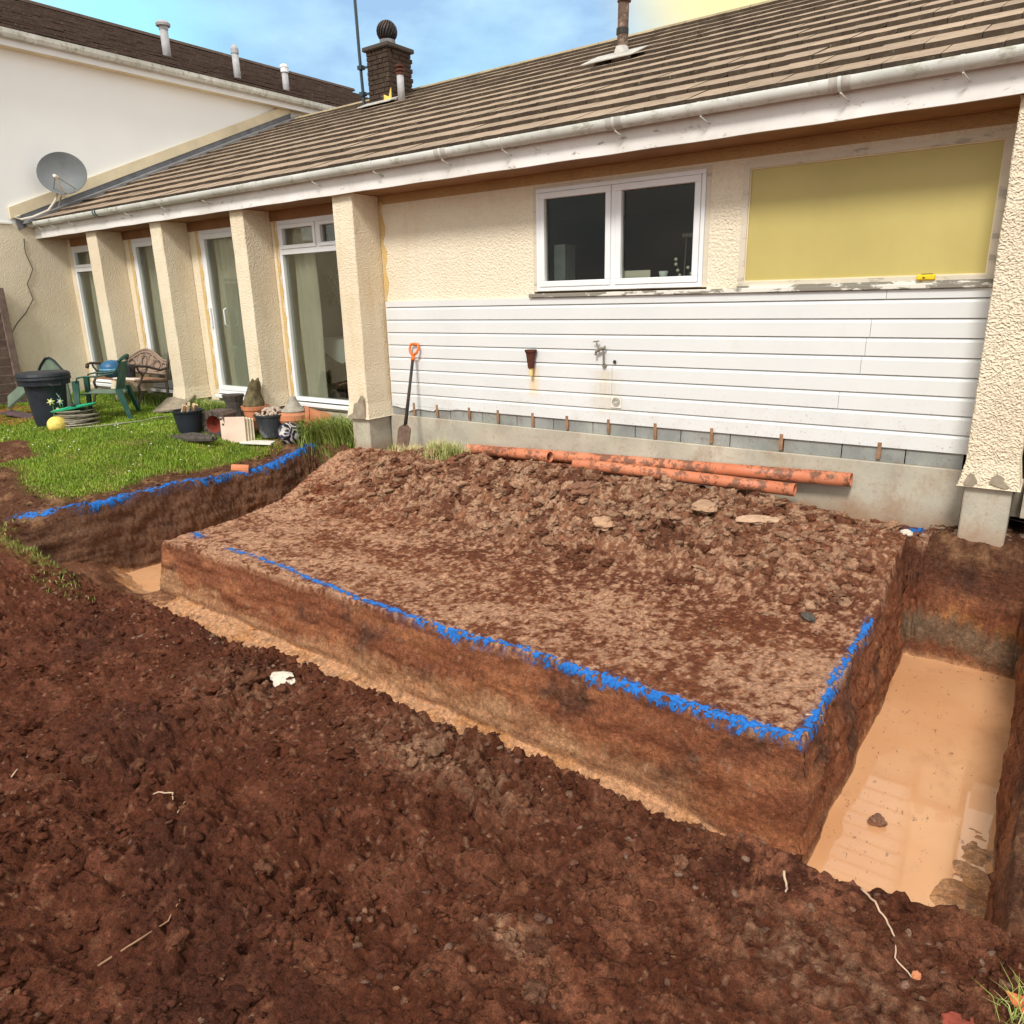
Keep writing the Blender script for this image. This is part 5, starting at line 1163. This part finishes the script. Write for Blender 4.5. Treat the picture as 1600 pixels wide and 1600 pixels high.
tr = [(-9.95, -1.98), (-9.75, -1.90), (-9.55, -1.68), (-9.44, -1.42), (-9.38, -1.22), (-9.42, -1.02), (-9.36, -.85)]
o = MB().tube([at(x, y, .022) for x, y in tr], .010, 6).build('loose_hose', HOSE, smooth=True); tag(o, 'pale loose end of garden hose trailing over the lawn from the reel', 'hose')
# yellow ball-like pot
t = empty('yellow_ball', at(-9.95, -1.99, .07), 0, 'scuffed pale yellow ball on the grass in front of the dustbin', 'ball')
blob('ball', YELP, t, .115, (1, 1, .92), 3, .06, 3)
# paving slab leaning by fin
o = MB().box(-.22, .22, -.22, .22, -.018, .018).build('paving_slab', STONE, bevel=.006); o.location = at(-9.80, -.52, .10); o.rotation_euler = (R(18), R(-6), R(28)); tag(o, 'square grey-brown paving slab propped on the grass below the second fin wall from the left', 'slab')
# bucket with kindling
t = empty('kindling_bucket', at(-8.42, -1.14, 0), 0, 'black plastic bucket filled with pale split firewood', 'bucket')
MB().lathe([(.13, 0), (.17, .24), (.185, .245), (.188, .265), (.168, .265), (.125, .02), (.001, .02)], 24).build('body', BLACKP, t)
KW = simple('pale_firewood', (.62, .45, .28), .8, .35, 14)
for k, (a, tilt_) in enumerate([(.3, .5), (1.4, .7), (2.6, .4), (3.5, .8), (4.6, .6), (5.6, .5)]):
    o = MB().box(-.018, .018, -.014, .014, -.12, .14).build('firewood', KW, t, bevel=.002); o.location = (.07*math.cos(a), .07*math.sin(a), .22); o.rotation_euler = (tilt_*math.sin(a), tilt_*math.cos(a), a)
# square mottled planter with red dish
t = empty('square_planter', at(-8.16, -.98, 0), R(20), 'square mottled brown planter turned on its side showing a dark red round opening', 'planter')
b = MB(); n = 20; ro, ri = .155, .105
vs = [(ri*math.cos(2*PI*k/n), 0, .155+ri*math.sin(2*PI*k/n)) for k in range(n)]
sq = []
for k in range(n):
    a = 2*PI*k/n; c_, s2 = math.cos(a), math.sin(a); m_ = max(abs(c_), abs(s2)); sq.append((ro*c_/m_, 0, .155+ro*s2/m_))
bk = [(x, .24, z) for x, _, z in sq]; dp = [(x*.7, .12, .155+(z-.155)*.7) for x, _, z in vs]
b.add(vs+sq+bk, [(k, (k+1) % n, n+(k+1) % n, n+k) for k in range(n)]+[(n+k, n+(k+1) % n, 2*n+(k+1) % n, 2*n+k) for k in range(n)]+[tuple(range(2*n, 3*n))]); o = b.build('body', PLANTER, t); 
b = MB(); b.add(vs+dp, [(k, n+k, n+(k+1) % n, (k+1) % n) for k in range(n)]+[tuple(n+k for k in range(n))]); b.build('red_bowl', TERRAD, t)
for a in range(12): MB().box(-.012, .012, -.008, .0, .115, .148).build('rim_block', STUMPM, t).matrix_local = Matrix.Translation((0, -.001, .155)) @ Matrix.Rotation(a*PI/6, 4, 'Y')
# roll of dark felt in front
t = empty('felt_roll', at(-8.18, -1.32, .03), R(22), 'rolled strip of dark muddy roofing felt lying on the grass in front of the bucket', 'felt roll')
b = MB(); pts = []
for k in range(22):
    a = k*.62; r_ = .018+.0022*k; pts.append((r_*math.cos(a), r_*math.sin(a)*.7))
b.tube([(-.28, 0, 0), (-.1, .01, .005), (.1, -.01, .0), (.32, .02, .0)], [.042, .045, .04, .03], 9); b.tube([(-.2, .08, .01), (0, .09, .03), (.2, .07, .02), (.34, .06, 0)], [.03, .035, .035, .02], 8); b.build('roll', STUMPM, t)
MB().tube([(-.285, 0, 0), (-.27, 0, 0)], [.018, .018], 9).build('end_hole', SHAFT, t)
# cream boards standing on edge
t = empty('cream_boards', at(-7.93, -.88, 0), R(35), 'stack of cream boards leaning upright between the planter and the soil bucket', 'boards')
for k in range(4):
    o = MB().box(-.15, .15, -.010, .010, 0, .31-.012*k).build('board', PINKB if k == 0 else CREAMB, t, bevel=.003); o.location = (.022*k, .028*k, 0); o.rotation_euler = (R(-5-k), 0, R(3*k))
# grey wooden stump
t = empty('wooden_stump', at(-8.42, -.50, 0), 0, 'dark waisted wooden stump standing below the door step', 'stump')
b = MB(); b.lathe([(.13, 0), (.125, .06), (.105, .16), (.11, .25), (.135, .32), (.138, .335), (.001, .34)], 16); b.build('log', STUMPM, t)
o = blob('green_pot', simple('mint_plastic', (.28, .55, .42), .5), None, .085, (1, 1, 1.1), 4, .1); o.location = at(-8.42, -.78, .07); tag(o, 'small mint green pot beside the dark wooden stump', 'pot')
# cat statue in terracotta pot
t = empty('terracotta_pot', at(-7.95, -.52, .06), 0, 'ribbed terracotta flower pot against the third fin wall holding a mossy statue', 'flower pot')
zc = t.location.z
MB().lathe([(.11, 0), (.15, .22), (.165, .225), (.17, .27), (.15, .27), (.13, .1)], 22).build('body', TERRA, t)
t2 = empty('cat_statue', (-7.95, -.52, zc+.20), R(20), 'mossy brown sitting cat statue resting in the terracotta pot', 'statue')
bm = bmesh.new(); me = bpy.data.meshes.new('body'); prof_ = [(0, 0, .13), (0.0, 0, .0)]
sk = [((0, .0, 0.0), .13), ((-.01, 0, .10), .14), ((-.01, 0, .19), .11), ((.01, 0, .26), .075), ((.05, 0, .31), .065), ((.09, 0, .315), .05)]
vsk = [bm.verts.new(p) for p, r_ in sk]; [bm.edges.new((vsk[i], vsk[i+1])) for i in range(len(vsk)-1)]
ear = [bm.verts.new(p) for p in ((.04, .05, .37), (.05, .055, .405), (.04, -.05, .37), (.05, -.055, .405))]
bm.edges.new((vsk[4], ear[0])); bm.edges.new((ear[0], ear[1])); bm.edges.new((vsk[4], ear[2])); bm.edges.new((ear[2], ear[3])); bm.to_mesh(me); bm.free()
o = link('body', me, STATUE, t2); o.modifiers.new('k', 'SKIN'); sv = me.skin_vertices[0].data
for i, r_ in enumerate([r for _, r in sk]+[.025, .008, .025, .008]): sv[i].radius = (r_, r_)
sv[0].use_root = True; o.modifiers.new('s', 'SUBSURF').levels = 2; o.modifiers['s'].render_levels = 2
MB().tube([(-.12, .03, .0), (-.14, .07, .06), (-.06, .13, .05), (.05, .12, .03)], [.03, .028, .024, .014], 8).build('tail', STATUE, t2, smooth=True)
# terracotta crock with hat lid, tipped pot beside
t = empty('terracotta_crock', at(-7.52, -.28, .12), 0, 'rounded orange terracotta crock with a grey cone-shaped lid below the tall window', 'crock')
MB().lathe([(.12, -.1), (.13, .0), (.17, .04), (.205, .10), (.20, .16), (.12, .20), (.11, .19), (.001, .19)], 26).build('body', TERRA, t, smooth=False)
MB().lathe([(.15, .19), (.155, .205), (.10, .25), (.055, .32), (.04, .37), (.001, .385)], 20).build('lid', simple('grey_stone_lid', (.36, .33, .27), .9, .3, 18, bump=.5), t)
t = empty('tipped_pot', at(-7.25, -.16, .24), R(-35), 'orange terracotta pot tipped on its side right of the cone-lidded crock', 'flower pot')
o = MB().lathe([(.09, -.16), (.145, .10), (.16, .105), (.165, .15), (.14, .15), (.08, -.13), (.001, -.13)], 22).build('body', TERRA, t); o.rotation_euler = (R(82), 0, 0)
# black bucket heaped with rubble
t = empty('rubble_bucket', at(-7.72, -.48, 0), 0, 'dusty black bucket heaped with grey plaster rubble beside the crock', 'bucket')
MB().lathe([(.14, 0), (.185, .25), (.20, .255), (.203, .275), (.18, .275), (.13, .02), (.001, .02)], 24).build('body', simple('dusty_black_plastic', (.04, .045, .05), .55, .4, 7, dirt=(.34, .33, .31), dirt_amt=.7), t)
rb = MB()
for k in range(90):
    a = random.uniform(0, 2*PI); r_ = .17*math.sqrt(random.random()); s_ = random.uniform(.014, .034)
    rb.sphere((r_*math.cos(a), r_*math.sin(a), .27+.07*(1-(r_/.17)**2)+random.uniform(-.015, .015)), s_, 6, 4, sc=(1, random.uniform(.6, 1), random.uniform(.5, .9)))
tag(rb.build('rubble', RUBBLE, t), kind='stuff')
# glazed patterned pot
t = empty('glazed_pot', at(-7.38, -.46, .10), 0, 'round dark blue pot with white swirls lying at the edge of the long grass', 'pot')
GZ = NT('blue_white_glaze', .25, .5); n_ = GZ.n('ShaderNodeTexWave', wave_type='RINGS'); n_.inputs['Scale'].default_value = 5; n_.inputs['Distortion'].default_value = 14; n_.inputs['Detail'].default_value = 3; GZ.l(GZ.n('ShaderNodeTexCoord').outputs['Object'], n_.inputs[0])
GZ.col(GZ.ramp(n_.outputs[1], [(.45, (.02, .02, .035)), (.62, (.05, .05, .18)), (.8, (.5, .46, .40))]))
o = MB().lathe([(.07, -.12), (.13, -.07), (.15, .0), (.13, .08), (.09, .11), (.10, .13), (.08, .12), (.001, .05)], 24).build('body', GZ.m, t, smooth=True); o.rotation_euler = (R(60), R(20), 0)
o = MB().box(-.20, .20, -.07, .07, 0, .022).build('white_offcut', WHITEB, bevel=.003); o.location = at(-7.70, -.72, .015); o.rotation_euler = (R(3), R(2), R(28)); tag(o, 'flat white offcut lying on the ground in front of the rubble bucket', 'offcut')
o = blob('ochre_pot', simple('ochre_clay', (.55, .33, .10), .8, .3, 10), None, .10, (.8, .8, 1.2), 9, .1); o.location = at(-7.96, -.52, .10); tag(o, 'ochre clay jar squeezed between the cream boards and the rubble bucket', 'jar')
# broken drain stub in the bank, orange fragment at pilaster
t = empty('clay_pipe_stub', at(-7.16, -1.34, .0), R(50), 'broken stub of orange clay pipe poking out of the bank above the left trench', 'pipe stub')
MB().tube([(-.10, 0, .02), (.08, 0, .0)], .055, 14, cap=False).build('barrel', TERRA, t); MB().tube([(.05, 0, .005), (.06, 0, .005)], .05, 12).build('bore', SHAFT, t)
# stray stones, roots, leaves
def root(pts, r, label, mat=ROOT):
    P_ = [Vector(at(x, y, dz)) for x, y, dz in pts]; q = []
    for a, b_ in zip(P_[:-1], P_[1:]):
        for k in range(4): q.append(a.lerp(b_, k/4)+Vector((random.uniform(-.002, .002),)*3))
    q.append(P_[-1]); o = MB().tube(q, [r*(1-.5*i/len(q)) for i in range(len(q))], 6).build('root', mat, smooth=True); tag(o, label, 'root')
root([(-2.83, -4.85, .01), (-2.72, -4.80, .02), (-2.62, -4.79, .02), (-2.56, -4.82, .012)], .0042, 'pale bent root lying on the dark soil left of centre')
root([(-2.61, -4.70, .012), (-2.56, -4.78, .012), (-2.50, -4.84, .01)], .003, 'thin short pale root crossing the end of the bent root')
root([(-3.36, -5.10, .012), (-3.47, -4.99, .012)], .0035, 'short pale twig on the soil at the left edge of the photo')
root([(-2.13, -5.33, .015), (-2.08, -5.22, .015), (-2.07, -5.13, .012), (-2.09, -5.07, .01)], .0038, 'brown stick lying in the hollow at lower left', WOOD)
root([(-.27, -3.74, .03), (-.22, -3.79, .02), (-.18, -3.82, .012), (-.14, -3.88, .012), (-.13, -3.94, .01), (-.08, -3.98, .008)], .004, 'long thin root trailing over the lip of the flooded trench')
root([(-.50, -3.81, .02), (-.475, -3.85, .01), (-.47, -3.885, .006)], .005, 'stubby whitish root tip at the lip near the platform corner')
root([(-.70, -2.80, .02), (-.655, -2.68, .015), (-.64, -2.57, -.01)], .004, 'pale root sticking out beside the blue corner mark')
def stone(x, y, r, label, mat=WHST, sc=(1, .7, .5), seed=1, dz=.0, name='stone', cat='stone'):
    o = blob(name, mat, None, r, sc, seed, .35, 3); o.location = at(x, y, dz); o.rotation_euler = (0, 0, random.uniform(0, 3)); tag(o, label, cat)
stone(-.38, -2.53, .040, 'round brown stone standing out of the muddy water', simple('wet_brown_stone', (.20, .10, .06), .6, .3, 30), (1, .85, .8), 5, .03)
stone(-3.07, -3.92, .085, 'flat whitish stone lying near the lip of the front trench', WHST, (1, .65, .22), 6, .008)
stone(-.07, -3.97, .016, 'tiny orange brick chip on the soil at lower right', TERRA, (1, .7, .5), 7, .006, 'brick_chip', 'brick chip')
stone(.05, -4.06, .042, 'red tile fragment half buried at the lower right corner', TERRAD, (1, .8, .25), 8, .004, 'tile_fragment', 'tile fragment')
stone(-.67, -.50, .035, 'small white stone on the soil beside the right pillar base', WHST, (1, .8, .7), 12, .02)
stone(-.99, -1.68, .045, 'dark clod standing alone on the right of the clay platform', STUMPM, (1.3, .7, .5), 13, .01, 'soil_clod', 'clod')
stone(-1.95, -.95, .16, 'broad flat slab of tan clay resting on the spoil heap', simple('tan_clay', (.42, .26, .16), .95, .3, 18, bump=.6), (1, .6, .18), 14, .02, 'clay_slab', 'clay slab')
stone(-1.55, -.90, .15, 'pale layered clay slab on the spoil heap right of the broad one', simple('pale_layered_clay', (.46, .30, .20), .95, .3, 18, bump=.6), (1, .5, .16), 15, .02, 'clay_slab', 'clay slab')
stone(-3.0, -.95, .13, 'brown cracked clay lump near the middle of the spoil heap', simple('brown_clay', (.22, .105, .062), .95, .3, 18, bump=.7), (1, .8, .45), 16, .02, 'clay_lump', 'clay lump')
stone(-2.66, -1.22, .12, 'smooth tan clay lump low on the front of the spoil heap', simple('smooth_tan_clay', (.44, .27, .165), .95, .2, 12), (1, .75, .4), 17, .02, 'clay_lump', 'clay lump')
o = MB().extr([(0, 0), (.04, .015), (.09, .0), (.11, -.03), (.06, -.04), (.02, -.025)], 0, .003, axis='z').build('fallen_leaf', LEAFR); o.location = at(.14, -3.93, .02); o.rotation_euler = (R(10), R(14), 0); tag(o, 'orange-red fallen leaf at the right edge of the photo', 'leaf')
# ------------------------------------------------------------------ grass
def grass(name, mat, x, y, z, ln, wd, lean, label, cat='grass', base_tone=None):
    n = len(x); a = rng.uniform(0, 2*PI, n); l_ = ln; le = lean*rng.uniform(.3, 1, n); b_ = a+PI/2+rng.uniform(-.6, .6, n)
    dx, dy = np.cos(b_)*le, np.sin(b_)*le; wx_, wy_ = np.cos(a)*wd/2, np.sin(a)*wd/2
    P0 = np.stack([x, y, z-.01], -1); W = np.stack([wx_, wy_, 0*wx_], -1)
    M1 = P0+np.stack([dx*l_*.35, dy*l_*.35, l_*.62], -1); T = P0+np.stack([dx*l_, dy*l_, l_*np.sqrt(np.clip(1-le**2*.7, .1, 1))], -1)
    vv = np.stack([P0-W, P0+W, M1-W*.8, M1+W*.8, T], 1).reshape(-1, 3)
    me = bpy.data.meshes.new(name); me.vertices.add(len(vv)); me.vertices.foreach_set('co', vv.ravel())
    i0 = (np.arange(n)*5)[:, None]; f = np.concatenate([i0+[0, 1, 3], i0+[0, 3, 2], i0+[2, 3, 4]], 1).reshape(-1, 3)
    me.loops.add(f.size); me.loops.foreach_set('vertex_index', f.ravel()); me.polygons.add(len(f)); me.polygons.foreach_set('loop_start', np.arange(len(f))*3); me.update(calc_edges=True)
    tone = (base_tone if base_tone is not None else 0)+rng.uniform(0, .55, n)+.25*fbm(x*2, y*2, 3, 3); tone = np.clip(tone+(rng.uniform(0, 1, n) < .04)*.6, 0, 1)
    at_ = me.attributes.new('tone', 'FLOAT', 'POINT'); at_.data.foreach_set('value', np.repeat(tone, 5))
    o = link(name, me, mat); return tag(o, label, cat, kind='stuff')
n = 230000; x = rng.uniform(-13.2, -6.95, n); y = rng.uniform(-3.7, -.02, n); z, _, tm, lm = zats(x, y)
ok = (rng.uniform(0, 1, n) < np.clip(lm*1.1-.12+.55*fbm(x*2.5, y*2.5, 0, 4)*sst(.1, -.4, fbm(x*.8, y*.8, 7, 2)), 0, 1)) & (tm < .05); x, y, z = x[ok], y[ok], z[ok]
L_ = rng.uniform(.018, .05, len(x))*(1+.6*fbm(x*1.5, y*1.5, 6, 3))+.10*rng.uniform(0, 1, len(x))*sst(-.55, -.15, y)
grass('lawn_grass', GRASSM, x, y, z, L_, .0055, .8, 'short bright green lawn grass in front of the doors', base_tone=.18*sst(-.2, .5, fbm(x*1.2, y*1.2, 9, 3)))
def clump(cx_, cy, rx, ry_, n, l0, l1, lean, label, wd=.008, tone=0., mat=LONGM):
    x = rng.normal(cx_, rx/2, n); y = rng.normal(cy, ry_/2, n); x = np.clip(x, cx_-rx*1.2, cx_+rx*1.2); y = np.clip(y, cy-ry_*1.2, cy+ry_*1.2); z, _, _, _ = zats(x, y)
    grass('long_grass', mat, x, y, z, rng.uniform(l0, l1, n), wd, lean, label, base_tone=tone)
clump(-6.85, -.28, .50, .22, 2600, .12, .42, .95, 'long straggling green grass between the pots and the corner fin wall', .009, .25)
clump(-7.35, -.30, .30, .16, 700, .08, .25, .9, 'long straggling green grass between the pots and the corner fin wall', .008, .1)
clump(-4.83, -.55, .22, .16, 1500, .05, .20, .9, 'dry tangled grass sod on the spoil beside the spade', .005, .62)
clump(-5.35, -.45, .25, .16, 900, .03, .13, .9, 'brown dead grass roots around the spade blade', .004, .8)
clump(-5.85, -.20, .10, .08, 260, .05, .18, .9, 'small green weed at the foot of the corner fin wall', .008, 0)
clump(-3.72, -.40, .06, .05, 260, .03, .09, .8, 'small green tuft at the open end of the short drain pipe', .005, .0)
clump(-10.6, -.30, .9, .18, 2600, .06, .22, .8, 'rough dark grass growing under the bench', .008, -.1)
clump(-9.0, -.40, .7, .12, 1300, .05, .24, .9, 'rough grass tufts below the fin walls and door steps', .007, .1)
clump(-6.6, -3.72, .7, .10, 700, .02, .06, .9, 'scattered grass left on the soil at the corner of the left trench', .005, .1)
clump(-5.6, -3.95, .4, .10, 300, .02, .05, .9, 'scattered grass left on the soil at the corner of the left trench', .005, .1)
clump(-9.6, -2.95, .10, .10, 300, .05, .12, .9, 'dark grass tussock in the bare patch of the lawn', .007, -.2)
clump(.18, -3.97, .05, .05, 60, .05, .16, .95, 'few thin grass blades at the right edge of the foreground', .003, .4)
clump(.55, -.55, .35, .25, 900, .08, .35, .95, 'dark dead stems beyond the right pillar', .008, .5, simple('dead_stems', (.10, .06, .045), .9, .4, 20))
# daisies: countless white specks
n = 60; x = rng.uniform(-11.5, -7.6, n); y = rng.uniform(-3.0, -1.0, n); z, _, tm, lm = zats(x, y); mbd = MB()
for i in range(n):
    if lm[i] > .8: mbd.sphere((x[i], y[i], z[i]+.032), .009, 6, 4, sc=(1, 1, .6))
tag(mbd.build('daisies', STICK['white']), 'tiny white daisies dotted over the lawn', 'flowers', kind='stuff')
clods('orange_rubble', 1500, -12.9, -10.9, -2.15, -1.3, .01, .05, 1.6, 'orange-brown leaf and brick rubble heaped beside the fence and bin', None, (.50, .16, .06), .9)
# beyond the right pillar
t = empty('side_door', (.45, .02, .66), 0, 'white door frame just visible beyond the right pillar', 'door')
rect_frame(-.52, .5, 0, 2.25, .07, 0, .06).build('frame', UPVC, t); box('panel', WHITEB, t, -.45, .43, .02, .05, .07, 2.18); box('step', CONC, t, -.5, .5, -.25, -.003, -.25, -.02)
